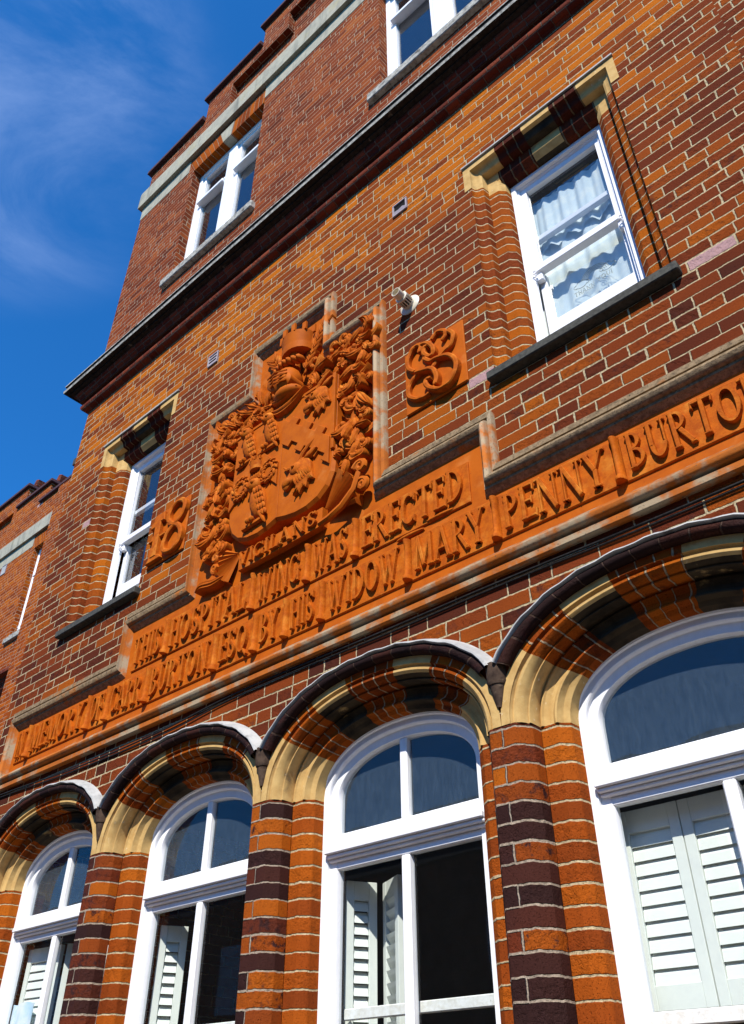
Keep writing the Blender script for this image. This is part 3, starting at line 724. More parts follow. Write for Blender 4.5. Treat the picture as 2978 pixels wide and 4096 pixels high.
# ------------------------------------------------------------------ carved terracotta panel
PAN = empty('carved_panel', (-3.3, 0, 3.63), 'stepped terracotta panel with a coat of arms above two lines of raised memorial lettering', 'carved panel')
OUT = [(-6.33, 3.635), (-6.33, 4.255), (-4.915, 4.255), (-4.915, 4.61), (-4.225, 4.61), (-4.225, 6.10), (-3.765, 6.10), (-3.765, 6.565),
       (-2.885, 6.565), (-2.885, 6.09), (-2.415, 6.09), (-2.415, 4.61), (-1.685, 4.61), (-1.685, 4.255), (-.27, 4.255), (-.27, 3.635)]
MPF = [(0, 0), (0, .036), (.004, .040), (.036, .042), (.040, .030), (.048, .028), (.052, .036), (.058, .052), (.070, .066), (.086, .072), (.102, .066), (.112, .052), (.116, .040), (.130, .040), (.134, .034), (.150, .018), (.156, .010)]
def offs(o, d):
    r = []; n = len(OUT)
    for i in range(n):
        a, b, c = OUT[i-1], OUT[i], OUT[(i+1) % n]; dx = dz = 0
        for p, q in ((a, b), (b, c)):
            ex, ez = q[0]-p[0], q[1]-p[1]
            if abs(ex) > abs(ez): dz = (-1 if ex > 0 else 1)*o*(1. if b[1] > 3.7 else .85)
            else: dx = (1 if ez > 0 else -1)*o*.62
        r.append((b[0]+dx, -d, b[1]+dz))
    return r
fm = MB(); n = len(OUT); L = 0
for (o0, d0), (o1, d1) in zip(MPF, MPF[1:]):
    A, B = offs(o0, d0), offs(o1, d1)
    for i in range(n):
        j = (i+1) % n
        vert = abs(OUT[i][0]-OUT[j][0]) < 1e-6
        mi = 1 if not vert and OUT[i][1] > 3.7 else 0
        k = max(1, int((Vector(A[i])-Vector(A[j])).length/.6))
        fm.poly([A[i], A[j], B[j], B[i]], None, mi)
fm.build('frame_moulding', [M_MOULD, M_MOULDG], PAN, smooth=40)
bgm = MB(); bgm.fill([(p[0], p[2]) for p in offs(.15, 0)], (), -.010); bgm.build('panel_ground', M_TERRAP, PAN)

# --- lettering: a stroke alphabet with thick and thin strokes and serifs
TK, TN = .145, .068
def stem(x, y0=0, y1=1, t=TK, s=.12): return [('l', x, y0, x, y1, t), ('l', x-s, y0+.03, x+s, y0+.03, .055), ('l', x-s, y1-.03, x+s, y1-.03, .055)]
def foot(x, y, s=.13): return [('l', x-s, y, x+s, y, .06)]
G = {
 'I': (.42, stem(.21)), 'H': (.86, stem(.19)+stem(.67)+[('l', .19, .52, .67, .52, TN)]),
 'T': (.80, stem(.40)[:2]+[('l', .04, .95, .76, .95, .09), ('l', .07, .80, .05, .97, .06), ('l', .73, .80, .75, .97, .06)]),
 'E': (.68, stem(.18)+[('l', .18, .955, .58, .955, TN), ('l', .18, .52, .48, .52, TN), ('l', .18, .045, .62, .045, TN), ('l', .59, .78, .60, .98, .06), ('l', .49, .42, .49, .62, .05), ('l', .62, .0, .66, .22, .06)]),
 'F': (.64, stem(.18)+[('l', .18, .955, .58, .955, TN), ('l', .18, .52, .48, .52, TN), ('l', .59, .76, .60, .98, .06), ('l', .49, .42, .49, .62, .05)]),
 'L': (.64, stem(.18)+[('l', .18, .045, .58, .045, TN), ('l', .58, 0, .62, .24, .06)]),
 'O': (.86, [('a', .43, .5, .33, .44, 0, 360)]),
 'Q': (.90, [('a', .43, .5, .33, .44, 0, 360), ('l', .45, .22, .85, -.12, .10)]),
 'C': (.80, [('a', .44, .5, .34, .44, 48, 312), ('l', .69, .72, .70, .95, .06), ('l', .69, .06, .70, .26, .05)]),
 'G': (.84, [('a', .44, .5, .34, .44, 48, 320), ('l', .69, .72, .70, .95, .06), ('l', .70, .05, .70, .42, .14), ('l', .58, .43, .80, .43, .05)]),
 'S': (.66, [('a', .33, .725, .21, .225, 20, 260), ('a', .33, .265, .23, .22, 80, -160), ('l', .55, .76, .55, .97, .06), ('l', .10, .03, .10, .24, .06), ('l', .22, .60, .45, .40, .15)]),
 'P': (.68, stem(.18)+[('a', .24, .72, .33, .235, 90, -90), ('l', .18, .955, .26, .955, TN), ('l', .18, .485, .26, .485, TN)]),
 'R': (.80, stem(.18)+[('a', .24, .73, .33, .225, 90, -90), ('l', .18, .955, .26, .955, TN), ('l', .18, .505, .26, .505, TN), ('l', .36, .50, .70, .03, .15), ('l', .60, .03, .80, .03, .06)]),
 'B': (.72, stem(.18)+[('a', .24, .745, .29, .21, 90, -90), ('a', .24, .28, .36, .235, 90, -90), ('l', .18, .955, .26, .955, TN), ('l', .18, .525, .28, .525, TN), ('l', .18, .045, .26, .045, TN)]),
 'D': (.82, stem(.18)+[('a', .26, .5, .46, .455, 90, -90), ('l', .18, .955, .28, .955, TN), ('l', .18, .045, .28, .045, TN)]),
 'A': (.86, [('l', .13, .02, .42, 1, TN), ('l', .42, 1, .72, .02, TK), ('l', .22, .34, .60, .34, .07)]+foot(.13, .03, .12)+foot(.72, .03, .14)),
 'V': (.86, [('l', .14, .98, .44, 0, TK), ('l', .44, 0, .73, .98, TN)]+foot(.14, .97, .14)+foot(.73, .97, .12)),
 'W': (1.16, [('l', .12, .98, .37, 0, TK), ('l', .37, 0, .60, .90, TN), ('l', .52, .90, .76, 0, TK), ('l', .76, 0, 1.04, .98, TN)]+foot(.12, .97, .13)+foot(1.04, .97, .11)),
 'M': (1.0, [('l', .16, 0, .20, 1, TN), ('l', .20, 1, .50, .06, .15), ('l', .50, .06, .80, 1, TN), ('l', .80, 1, .83, 0, TK)]+foot(.16, .03, .12)+foot(.83, .03, .14)),
 'N': (.92, [('l', .18, 0, .18, 1, TN), ('l', .18, 1, .74, .0, .15), ('l', .74, 0, .74, 1, TN)]+foot(.18, .03, .12)+foot(.10, .97, .10)+foot(.74, .97, .12)),
 'Y': (.82, [('l', .12, .98, .41, .46, .15), ('l', .41, .46, .70, .98, TN), ('l', .41, 0, .41, .48, TK)]+foot(.12, .97, .13)+foot(.70, .97, .12)+foot(.41, .03, .14)),
 'U': (.86, [('l', .20, .36, .20, 1, TK), ('l', .68, .36, .68, 1, TN), ('a', .44, .36, .245, .32, 180, 360)]+foot(.20, .97, .13)+foot(.68, .97, .12)),
 '!': (.3, [('l', .15, .3, .15, 1, .16), ('l', .15, 0, .15, .14, .16)]), 'K': (.8, stem(.18)+[('l', .20, .45, .66, .97, TN), ('l', .34, .58, .70, .03, .15)]),
}
def glyph(ch, fx, d0, d1, inset=.003):
    """fx maps letter coordinates to (x, z) in metres; strokes rise from depth d0 to d1 out of the wall"""
    mb = MB(); i = 0
    for st in G[ch][1]:
        i += 1; top = d1-.0009*i
        if st[0] == 'l':
            _, x0, y0, x1, y1, t = st; dx, dy = x1-x0, y1-y0; l = math.hypot(dx, dy); nx, ny = -dy/l*t/2, dx/l*t/2
            o = [(x0+nx, y0+ny), (x0-nx, y0-ny), (x1-nx, y1-ny), (x1+nx, y1+ny)]
            mb.prism([fx(*p) for p in o], -d0, -top, inset=inset)
        else:
            _, cx, cy, rx, ry, a0, a1 = st; k = max(8, int(abs(a1-a0)/16)); O_, I_ = [], []
            for q in range(k+1):
                a = R(a0+(a1-a0)*q/k); c, s_ = math.cos(a), math.sin(a)
                t = TN*.8+(TK*1.05-TN*.8)*abs(c)**1.3
                O_.append((cx+(rx+t*.32)*c, cy+(ry+TN*.4)*s_)); I_.append((cx+(rx-t*.68)*c, cy+(ry-TN*.5)*s_))
            P_ = [fx(*p) for p in O_]; Q_ = [fx(*p) for p in I_]
            for q in range(k):
                a, b, c, d = P_[q], P_[q+1], Q_[q+1], Q_[q]
                mb.poly([(a[0], -top, a[1]), (b[0], -top, b[1]), (c[0], -top, c[1]), (d[0], -top, d[1])])
                mb.poly([(a[0], -d0, a[1]), (b[0], -d0, b[1]), (b[0], -top, b[1]), (a[0], -top, a[1])])
                mb.poly([(d[0], -d0, d[1]), (c[0], -d0, c[1]), (c[0], -top, c[1]), (d[0], -top, d[1])])
            for p, q in ((P_[0], Q_[0]), (P_[-1], Q_[-1])):
                mb.poly([(p[0], -d0, p[1]), (q[0], -d0, q[1]), (q[0], -top, q[1]), (p[0], -top, p[1])])
    return mb
def word(txt, x0, x1, z, h, d0, d1, parent, mat, pad=.03):
    wid = sum(G[c][0] for c in txt); sx = (x1-x0-2*pad)/wid; x = x0+pad
    for c in txt:
        dz = rnd.uniform(-.004, .004); tl = rnd.uniform(-.03, .03)
        mb = glyph(c, lambda u, v, x=x, dz=dz, tl=tl: (x+u*sx+tl*v*.1, z+dz+v*h), d0, d1)
        mb.build('letter', mat, parent, origin=(x, 0, z)); x += G[c][0]*sx
R1 = ('THIS HOSPITAL WING WAS ERECTED', [-4.775, -4.371, -3.508, -3.029, -2.647, -1.842], 4.150, .205)
R2 = ('IN MEMORY OF CARR BURTON ESQ BY HIS WIDOW MARY PENNY BURTON', [-6.20, -5.989, -5.193, -4.957, -4.511, -3.815, -3.449, -3.187, -2.896, -2.279, -1.731, -1.086, -.36], 3.850, .195)
for txt, xs_, z, h in (R1, R2):
    ins = MB(); ws = txt.split()
    for i in range(len(ws)):                         # each word on its own slightly raised block
        a, b = xs_[i]+.022, xs_[i+1]-.022
        ins.prism([(a, z-.035), (b, z-.035), (b, z+h+.02), (a, z+h+.028)], -.0102, -.021, inset=.004)
    row = ins.build('inscription', M_TERRA, PAN)
    for i, t in enumerate(ws): word(t, xs_[i]+.02, xs_[i+1]-.02, z, h, .0205, .046, row, M_TERRA)
    for x in xs_[1:-1]:
        dv = MB(); k = 8; rr = []
        for zz, r in ((z-.026, .026), (z-.012, .026), (z+.01, .018), (z+h-.02, .016), (z+h+.012, .021), (z+h+.022, .021)):
            rr.append([(x+r*math.cos(PI*j/k), -.012-r*1.9*math.sin(PI*j/k), zz) for j in range(k+1)])
        u = list(range(k+1))
        for a, b in zip(rr, rr[1:]): dv.strip(a, b, u, u, 0, 1)
        dv.poly(rr[0]); dv.poly(rr[-1])
        dv.build('divider', M_TERRA, row, smooth=40, origin=(x, 0, z))
fl = MB()                                            # little flourishes under the last word
for x, z in ((-2.06, 4.128), (-2.26, 4.098)): fl.ell((x, -.018, z), (.10, .014, .011), 12, 5)
fl.build('flourish', M_TERRA, PAN, smooth=60)

# --- shield
def curve(pts, k=6):                                 # Catmull-Rom through (x, z) points, closed
    r = []; n = len(pts)
    for i in range(n):
        p0, p1, p2, p3 = (Vector(pts[(i+q) % n]) for q in (-1, 0, 1, 2))
        for j in range(k):
            t = j/k; v = .5*((2*p1)+(p2-p0)*t+(2*p0-5*p1+4*p2-p3)*t*t+(3*p1-p0-3*p2+p3)*t**3); r.append((v.x, v.y))
    return r
def curveo(pts, k=6):
    r = []; n = len(pts)
    for i in range(n-1):
        p0, p1, p2, p3 = (Vector(pts[min(n-1, max(0, i+q))]) for q in (-1, 0, 1, 2))
        for j in range(k):
            t = j/k; v = .5*((2*p1)+(p2-p0)*t+(2*p0-5*p1+4*p2-p3)*t*t+(3*p1-p0-3*p2+p3)*t**3); r.append(tuple(v))
    r.append(tuple(pts[-1])); return r
SH = [(-3.775, 5.60), (-2.775, 5.60), (-2.775, 5.2)]+[(-2.770, 4.90), (-2.782, 4.78), (-2.825, 4.69), (-2.90, 4.63), (-3.0, 4.602), (-3.10, 4.602), (-3.19, 4.62), (-3.272, 4.645),
      (-3.355, 4.622), (-3.44, 4.610), (-3.55, 4.622), (-3.65, 4.665), (-3.72, 4.735), (-3.765, 4.84), (-3.775, 4.95), (-3.776, 5.2)]
s = MB(); s.prism(SH, -.010, -.088, inset=.022)
SHD = s.build('shield', M_TERRAP, PAN)
SD = .0885
b = MB()
b.box(-3.276, -3.262, -SD-.004, -SD, 4.66, 5.575); b.box(-2.80, -2.775, -SD-.012, -SD+.01, 4.95, 5.60)
b.box(-3.765, -2.81, -SD-.006, -SD+.01, 5.577, 5.60)
b.build('shield_rib', M_TERRAP, SHD, bevel=.003)
def line_relief(pts, wd, d0, d1, mb):                # raised flat-topped ribbon along a polyline
    for i in range(len(pts)-1):
        a, c = Vector(pts[i]), Vector(pts[i+1]); t = (c-a); l = t.length
        if l < 1e-6: continue
        t /= l; nn = Vector((-t.y, t.x))*wd/2; e = t*wd*.4*0
        q = [a+nn-e, a-nn-e, c-nn+e, c+nn+e]; mb.prism([(p.x, p.y) for p in q], -d0, -d1-.0004*(i % 3), inset=min(.003, wd*.2))
# chevron with a raised field between its arms, and the ordinary above
ch = MB(); ch.prism([(-3.755, 4.93), (-3.505, 5.165), (-3.285, 4.935), (-3.285, 5.12), (-3.505, 5.35), (-3.755, 5.115)], -SD+.004, -SD-.014, inset=.002)
ch.build('chevron', M_TERRAP, SHD)
fz = MB()
top = [(-3.255, 5.505)]; bot = []
p0, p1, ht, k = Vector((-3.255, 5.49)), Vector((-2.81, 5.075)), .042, 6
def battled(p0, p1, k, ht):
    r = []; d = (p1-p0)/k; nv = Vector((-d.y, d.x)).normalized()
    if nv.y < 0: nv = -nv
    for i in range(k):
        o = nv*ht*(i % 2); r += [tuple(p0+d*i+o), tuple(p0+d*(i+1)+o)]
    return r
fz.prism(battled(Vector((-3.255, 5.465)), Vector((-2.81, 5.06)), 7, .045)+battled(Vector((-3.255, 5.25)), Vector((-2.81, 4.845)), 7, .045)[::-1], -SD+.004, -SD-.016, inset=.002)
fz.build('embattled_bend', M_TERRAP, SHD)
def owl(cx, cz, s, flip=1):
    o = MB(); d = -SD
    o.ell((cx, d, cz), (.068*s, .045*s, .135*s), 12, 9, rot=.22*flip); o.ell((cx-.03*s*flip, d-.012*s, cz+.125*s), (.058*s, .05*s, .055*s), 12, 8)
    for e in (-.028, .022): o.ell((cx+(-.035*flip+e)*s, d-.05*s, cz+.13*s), (.017*s, .018*s, .017*s), 8, 5)
    o.ell((cx+(-.045*flip)*s, d-.058*s, cz+.105*s), (.008*s, .016*s, .016*s), 6, 4)
    for i in range(5):                                # wing and breast feathers
        for j in range(3):
            o.ell((cx+(.045-.022*j+.012*i)*s*flip, d-(.040-.004*i)*s, cz+(.06-.045*i)*s), (.014*s, .012*s, .030*s), 6, 4, rot=.35*flip)
    for i in range(3): o.ell((cx+(.05+.012*i)*s*flip, d-.02*s, cz-(.12+.02*i)*s), (.012*s, .016*s, .05*s), 6, 4, rot=.5*flip)
    for q in (-.05, -.015): o.ell((cx+q*s*flip, d-.03*s, cz-.135*s), (.016*s, .022*s, .022*s), 6, 4)
    o.tube([(cx-.11*s*flip, d-.012, cz-.165*s), (cx+.08*s*flip, d-.012, cz-.155*s)], .016*s, 6)
    for i in range(5): o.ell((cx+(-.075*flip+.02*i)*s, d-.02*s, cz+.19*s), (.008*s, .02*s, .028*s), 6, 4)
    o.tube([(cx+(-.085*flip)*s, d-.02*s, cz+.17*s), (cx+.02*s*flip, d-.02*s, cz+.172*s)], .012*s, 6)
    return o.build('owl', M_TERRA, SHD, smooth=50, origin=(cx, 0, cz))
owl(-3.61, 5.44, .95); owl(-3.385, 5.445, .95); owl(-3.455, 4.88, 1.08)
def wreath(cx, cz, r):
    o = MB()
    for i in range(12):
        a = 2*PI*i/12
        for dr, ro in ((.016, .5), (-.012, -.5)):
            o.ell((cx+(r+dr)*math.cos(a), -SD-.016, cz+(r+dr)*1.15*math.sin(a)), (.012, .014, .028), 6, 4, rot=a+ro)
    return o.build('wreath', M_TERRA, SHD, smooth=60, origin=(cx, 0, cz))
wreath(-3.37, 5.085, .058); wreath(-3.645, 5.075, .058)
def crown_relief(cx, cz, wd, ht, d, par, mat):
    o = MB(); k = 10; rr = []
    for z, q in ((0, 1.), (ht*.25, 1.03), (ht*.28, .96), (ht*.7, 1.1)):
        rr.append([(cx+wd/2*q*math.cos(PI*i/k), -d-wd*.38*q*math.sin(PI*i/k), cz+z) for i in range(k+1)])
    u = list(range(k+1))
    for a, b_ in zip(rr, rr[1:]): o.strip(a, b_, u, u, 0, 1)
    o.poly(rr[0]); o.poly(rr[-1])
    for i in range(0, k+1, 2):
        x, y = cx+wd*.54*math.cos(PI*i/k), -d-wd*.40*math.sin(PI*i/k)
        o.box(x-wd*.07, x+wd*.07, y-.004, y+.012, cz+ht*.69, cz+ht)
    return o.build('mural_crown', mat, par, smooth=35, origin=(cx, 0, cz))
crown_relief(-3.50, 5.155, .11, .10, SD-.005+.012, SHD, M_TERRA)
def beast(ox, oz, s):
    f = lambda pts: [(ox+x*s, oz+z*s) for x, z in pts]
    o = MB(); d = SD
    o.prism(curve(f([(-.115, -.035), (-.10, -.075), (-.07, -.075), (-.04, -.045), (-.01, -.06), (.0, -.11), (-.02, -.15), (.02, -.13), (.03, -.16), (.06, -.12), (.085, -.14), (.10, -.09), (.14, -.10), (.12, -.03), (.11, .04), (.07, .085), (.02, .095), (-.03, .06), (-.07, .02)]), 3), -d+.002, -d-.030*s, inset=.010*s)
    o.ell((ox-.005*s, -d-.026*s, oz+.035*s), (.05*s, .018*s, .045*s), 10, 6); o.ell((ox-.075*s, -d-.024*s, oz-.03*s), (.045*s, .018*s, .032*s), 10, 6, rot=.6)
    o.ell((ox-.012*s, -d-.046*s, oz+.045*s), (.013*s, .008*s, .010*s), 8, 4)
    o.prism(f([(.06, .07), (.12, .075), (.165, .105), (.15, .12), (.09, .105)]), -d+.002, -d-.034*s, inset=.006*s)
    o.tube([(ox+.01*s, -d-.012, oz+.08*s), (ox+.035*s, -d-.016, oz+.125*s), (ox+.085*s, -d-.016, oz+.17*s), (ox+.13*s, -d-.012, oz+.20*s)], [.018*s, .016*s, .012*s, .004*s], 7)
    o.tube([(ox-.05*s, -d-.012, oz+.07*s), (ox-.09*s, -d-.016, oz+.075*s), (ox-.125*s, -d-.014, oz+.115*s)], [.015*s, .012*s, .004*s], 7)
    for i in range(7): o.ell((ox+(.0+.018*i)*s, -d-.024*s, oz-(.06-.006*i)*s), (.010*s, .016*s, .045*s), 6, 5, rot=.35)
    for i in range(5): o.ell((ox+(.02+.02*i)*s, -d-.026*s, oz+(.0-.008*i)*s), (.010*s, .014*s, .035*s), 6, 5, rot=.5)
    return o.build('animal_head', M_TERRA, SHD, smooth=45, origin=(ox, 0, oz))
beast(-2.945, 5.455, .95); beast(-3.08, 4.90, 1.08)

# --- leaves
def leaf(mb, pts, wd, ht, d, lobes=0, curl=.4):
    """pts: spine (x, z); a pointed leaf with a raised midrib, edges dipping, tip curling out of the wall"""
    P_ = curveo([Vector(p) for p in pts], 4) if len(pts) > 2 else [tuple(p) for p in pts]
    n_ = len(P_); rows = []
    for i, p in enumerate(P_):
        t = i/(n_-1); a = Vector(P_[max(0, i-1)]); b_ = Vector(P_[min(n_-1, i+1)]); dr = (b_-a)
        dr = dr.normalized() if dr.length > 1e-9 else Vector((1, 0)); nn = Vector((-dr.y, dr.x))
        w_ = wd/2*(math.sin(PI*min(1, t*.92+.06))**.7); w_ *= 1+(.28*math.sin(t*PI*2*lobes) if lobes else 0)
        base = d+ht*(.35+.65*math.sin(PI*min(1, t*.8+.1)))*(1-.15*t)+curl*ht*t*t
        row = []
        for q, hh in ((-1, -.75), (-.72, -.1), (-.4, -.22), (-.12, .1), (.12, .1), (.4, -.22), (.72, -.1), (1, -.75)):
            row.append((p[0]+nn.x*w_*q, -(base+ht*.55*hh), p[1]+nn.y*w_*q))
        rows.append(row)
    u = list(range(8))
    for a, b_ in zip(rows, rows[1:]): mb.strip(a, b_, u, u, 0, 1)
    for r0, r1 in zip(rows, rows[1:]):                 # edges run back to the wall
        for k in (0, 7): mb.poly([r0[k], r1[k], (r1[k][0], -.008, r1[k][2]), (r0[k][0], -.008, r0[k][2])])
    for r_ in (rows[0], rows[-1]): mb.poly(r_+[(r_[-1][0], -.008, r_[-1][2]), (r_[0][0], -.008, r_[0][2])])
def hook(x, z, ang, ln, turn, k=5):
    r = [(x, z)]
    for i in range(k):
        ang += turn*(i/k+.3)/k*2; x += math.cos(ang)*ln/k; z += math.sin(ang)*ln/k; r.append((x, z))
    return r
def mantling(spine, nl, seed, side):
    rr = random.Random(seed); mb = MB(); C_ = curveo([Vector(p) for p in spine], 8); n_ = len(C_)
    mb.tube([(p[0], -.03, p[1]) for p in C_], .030, 8)
    for i in range(nl):
        t = (i+.5)/nl*(n_-1); k = int(t); p = Vector(C_[k]).lerp(Vector(C_[min(n_-1, k+1)]), t-k)
        dr = (Vector(C_[min(n_-1, k+2)])-Vector(C_[max(0, k-1)])); a = math.atan2(dr.y, dr.x)
        sg = 1 if i % 2 else -1
        ln = rr.uniform(.11, .20); wd = rr.uniform(.045, .08)
        leaf(mb, hook(p.x, p.y, a+sg*rr.uniform(.35, 1.0), ln, sg*rr.uniform(-1.4, 2.6)), wd, rr.uniform(.03, .055), rr.uniform(.008, .055), rr.choice((0, 0, 2, 3)), rr.uniform(.1, 1.2))
        if i % 3 == 0:
            q = p+Vector((math.cos(a+1.6*sg), math.sin(a+1.6*sg)))*.07
            mb.ell((q.x, -.06, q.y), (.022, .026, .026), 8, 6)
            leaf(mb, hook(q.x, q.y, a+sg*2.2, .12, -sg*3.2), .05, .03, .05, 0, .9)
    return mb.build('mantling', M_TERRA, PAN, smooth=45, origin=(spine[0][0], 0, spine[0][1]))
mantling([(-3.46, 5.76), (-3.60, 5.83), (-3.80, 5.76), (-3.94, 5.80), (-3.95, 5.62), (-3.90, 5.45), (-3.97, 5.25), (-3.90, 5.05), (-3.96, 4.88), (-3.88, 4.74)], 62, 3, -1)
mantling([(-3.08, 5.76), (-2.92, 5.80), (-2.74, 5.80), (-2.60, 5.86), (-2.57, 5.68), (-2.66, 5.50), (-2.60, 5.32), (-2.66, 5.14), (-2.60, 4.98), (-2.68, 4.84)], 62, 11, 1)
# --- helmet, wreath and mural crown with laurel
h = MB()
h.ell((-3.235, -.10, 5.80), (.105, .10, .125), 16, 12); h.ell((-3.215, -.11, 5.66), (.125, .085, .06), 16, 8)
h.prism(curve([(-3.33, 5.86), (-3.20, 5.83), (-3.13, 5.76), (-3.14, 5.70), (-3.22, 5.68), (-3.31, 5.71), (-3.37, 5.78)], 4), -.06, -.205, inset=.03)
for i in range(4): h.tube([(-3.35+.012*i, -.20, 5.835-.034*i), (-3.25, -.222, 5.825-.034*i), (-3.15, -.20, 5.80-.030*i)], .006, 5)
h.build('helmet', M_TERRAP, PAN, smooth=50)
go = MB(); leaf(go, [(-3.40, 5.63), (-3.30, 5.57), (-3.18, 5.575), (-3.05, 5.65)], .085, .07, .06, 0, .3); leaf(go, [(-3.36, 5.66), (-3.24, 5.615), (-3.10, 5.66)], .05, .06, .10, 0, .3); go.build('gorget', M_TERRAP, PAN, smooth=50)
tw = MB()
for i in range(7):
    x = -3.335+.038*i; tw.ell((x, -.12-.03*math.sin(PI*i/6), 5.945), (.026, .045, .034), 8, 6, rot=.5)
tw.build('torse', M_TERRA, PAN, smooth=60)
cr = crown_relief(-3.215, 6.08, .27, .24, .05, PAN, M_TERRAP)
pst = MB(); pst.tube([(-3.22, -.07, 5.95), (-3.215, -.075, 6.09)], .045, 10); pst.build('crest_post', M_TERRAP, PAN, smooth=50)
def sprig(x, z, sg, k):
    mb = MB(); pts = [(x+sg*.19*(i/7)**1.1, z+.37*(i/7)) for i in range(8)]
    mb.tube([(p[0], -.03, p[1]) for p in pts], .008, 6)
    for i in range(1, 8):
        for q in (-1, 1):
            a = PI/2-sg*.55+q*.75; leaf(mb, [pts[i], (pts[i][0]+.045*math.cos(a), pts[i][1]+.045*math.sin(a)), (pts[i][0]+.10*math.cos(a-q*.2), pts[i][1]+.10*math.sin(a-q*.2))], .042, .03, .02, 0, .4)
    return mb.build('laurel_sprig', M_TERRA, PAN, smooth=50, origin=(x, 0, z))
sprig(-3.30, 5.88, -1, 0); sprig(-3.16, 5.88, 1, 0)
# --- motto scroll
def ribbon(top, bot, d, mb, th=.025):
    A = [(p[0], -d[i], p[1]) for i, p in enumerate(top)]; B = [(p[0], -d[i], p[1]) for i, p in enumerate(bot)]
    u = list(range(len(A))); mb.strip(A, B, u, u, 0, 1)
    A2 = [(p[0], p[1]+th, p[2]) for p in A]; B2 = [(p[0], p[1]+th, p[2]) for p in B]
    mb.strip(A, A2, u, u, 0, 1); mb.strip(B, B2, u, u, 0, 1)
    for a, b_, c, e in ((A[0], B[0], B2[0], A2[0]), (A[-1], B[-1], B2[-1], A2[-1])): mb.poly([a, b_, c, e])
    mb.strip(A2, B2, u, u, 0, 1)
SC = [(-3.64+.75*i/14, 4.575-.045*math.sin(PI*i/14)*.9, 4.445-.06*math.sin(PI*i/14)*.6) for i in range(15)]
sc_ = MB(); ribbon([(a, b_) for a, b_, c in SC], [(a, c) for a, b_, c in SC], [.055+.03*math.sin(PI*i/14) for i in range(15)], sc_, .045)
SCR = sc_.build('motto_scroll', M_TERRAP, PAN, smooth=40)
x = -3.615; wid = sum(G[c][0] for c in 'VIGILANS'); sx = .70/wid
for c in 'VIGILANS':
    xm = x+G[c][0]*sx/2; t = (xm+3.64)/.75; zb = 4.462-.036*math.sin(PI*t); dd = .054+.03*math.sin(PI*t)
    glyph(c, lambda u, v, x=x, zb=zb: (x+u*sx, zb+v*.105), dd-.004, dd+.024, .002).build('letter', M_TERRA, SCR, origin=(x, 0, zb)); x += G[c][0]*sx
def fan(c, a0, a1, r0, r1, k, d, seed):
    mb = MB(); rr = random.Random(seed); N_ = k*2
    A, B = [], []
    for i in range(N_+1):
        a = R(a0+(a1-a0)*i/N_); q = .018 if i % 2 else 0
        A.append((c[0]+r0*math.cos(a), -d-q*.3, c[1]+r0*math.sin(a))); B.append((c[0]+r1*math.cos(a), -d-.02-q, c[1]+r1*math.sin(a)))
    u = list(range(N_+1)); mb.strip(A, B, u, u, 0, 1)
    for row in (B, A): mb.strip(row, [(p[0], -.008, p[2]) for p in row], u, u, 0, 1)
    return mb
f1 = fan((-3.66, 4.60), 150, 250, .03, .21, 8, .03, 1)
f1.tube([(p[0], -.06, p[1]) for p in hook(-3.84, 4.66, 2.4, .16, 4.2, 9)], .018, 7); f1.tube([(p[0], -.06, p[1]) for p in hook(-3.86, 4.52, 3.2, .16, -4.4, 9)], .018, 7)
leaf(f1, [(-3.78, 4.47), (-3.88, 4.45), (-4.0, 4.47), (-4.05, 4.44)], .06, .05, .03)
f1.build('scroll_end', M_TERRAP, SCR, smooth=40)
f2 = fan((-2.90, 4.52), -12, 62, .05, .30, 9, .045, 2)
f2.tube([(p[0], -.075, p[1]) for p in hook(-2.62, 4.70, 1.2, .24, -5.0, 11)], .020, 7); f2.tube([(p[0], -.07, p[1]) for p in hook(-2.57, 4.60, .2, .22, -5.6, 11)], .020, 7)
f2.tube([(-2.89, -.07, 4.44), (-2.80, -.085, 4.435), (-2.70, -.085, 4.47), (-2.61, -.08, 4.55), (-2.58, -.07, 4.66)], .022, 7)
f2.build('scroll_end', M_TERRAP, SCR, smooth=40)

# ------------------------------------------------------------------ the two date plaques
def plaque(x0, x1, z0, z1, label):
    e = empty('date_plaque', ((x0+x1)/2, 0, z0), label, 'plaque', 'terracotta date plaques beside the coat of arms')
    p = MB(); p.box(x0, x1, -.016, .0, z0, z1); sl = p.build('tile', M_TERRAP, e, bevel=.004)
    return e
def stroke(pts, wd, d0, d1, par, closed=False):
    C_ = curveo([Vector(p) for p in pts], 6); mb = MB(); n_ = len(C_); rows = []
    for i in range(n_):
        a = Vector(C_[max(0, i-1)]); b_ = Vector(C_[min(n_-1, i+1)]); t = (b_-a).normalized(); nn = Vector((-t.y, t.x))
        ww_ = wd*(.62+.38*abs(t.y))*(.55 if i in (0, n_-1) else 1)/2; p = Vector(C_[i]); q = d1+.0015*math.sin(i*.9)
        rows.append([(p.x+nn.x*ww_*k, -(d0 if abs(k) == 1.001 else q-(.006 if abs(k) > .9 else 0)), p.y+nn.y*ww_*k) for k in (-1.001, -1, -.5, -.42, .42, .5, 1, 1.001)])
    u = list(range(8))
    for a, b_ in zip(rows, rows[1:]): mb.strip(a, b_, u, u, 0, 1)
    mb.poly(rows[0]); mb.poly(rows[-1]); return mb
pa = plaque(-4.81, -4.365, 4.965, 5.46, 'terracotta tile with raised numeral 18, on the brick left of the coat of arms')
m1 = MB(); m1.prism([(-4.735, 5.02), (-4.665, 5.02), (-4.665, 5.33), (-4.62, 5.33), (-4.63, 5.41), (-4.735, 5.37), (-4.79, 5.35), (-4.785, 5.30), (-4.735, 5.30)], -.014, -.050, inset=.006)
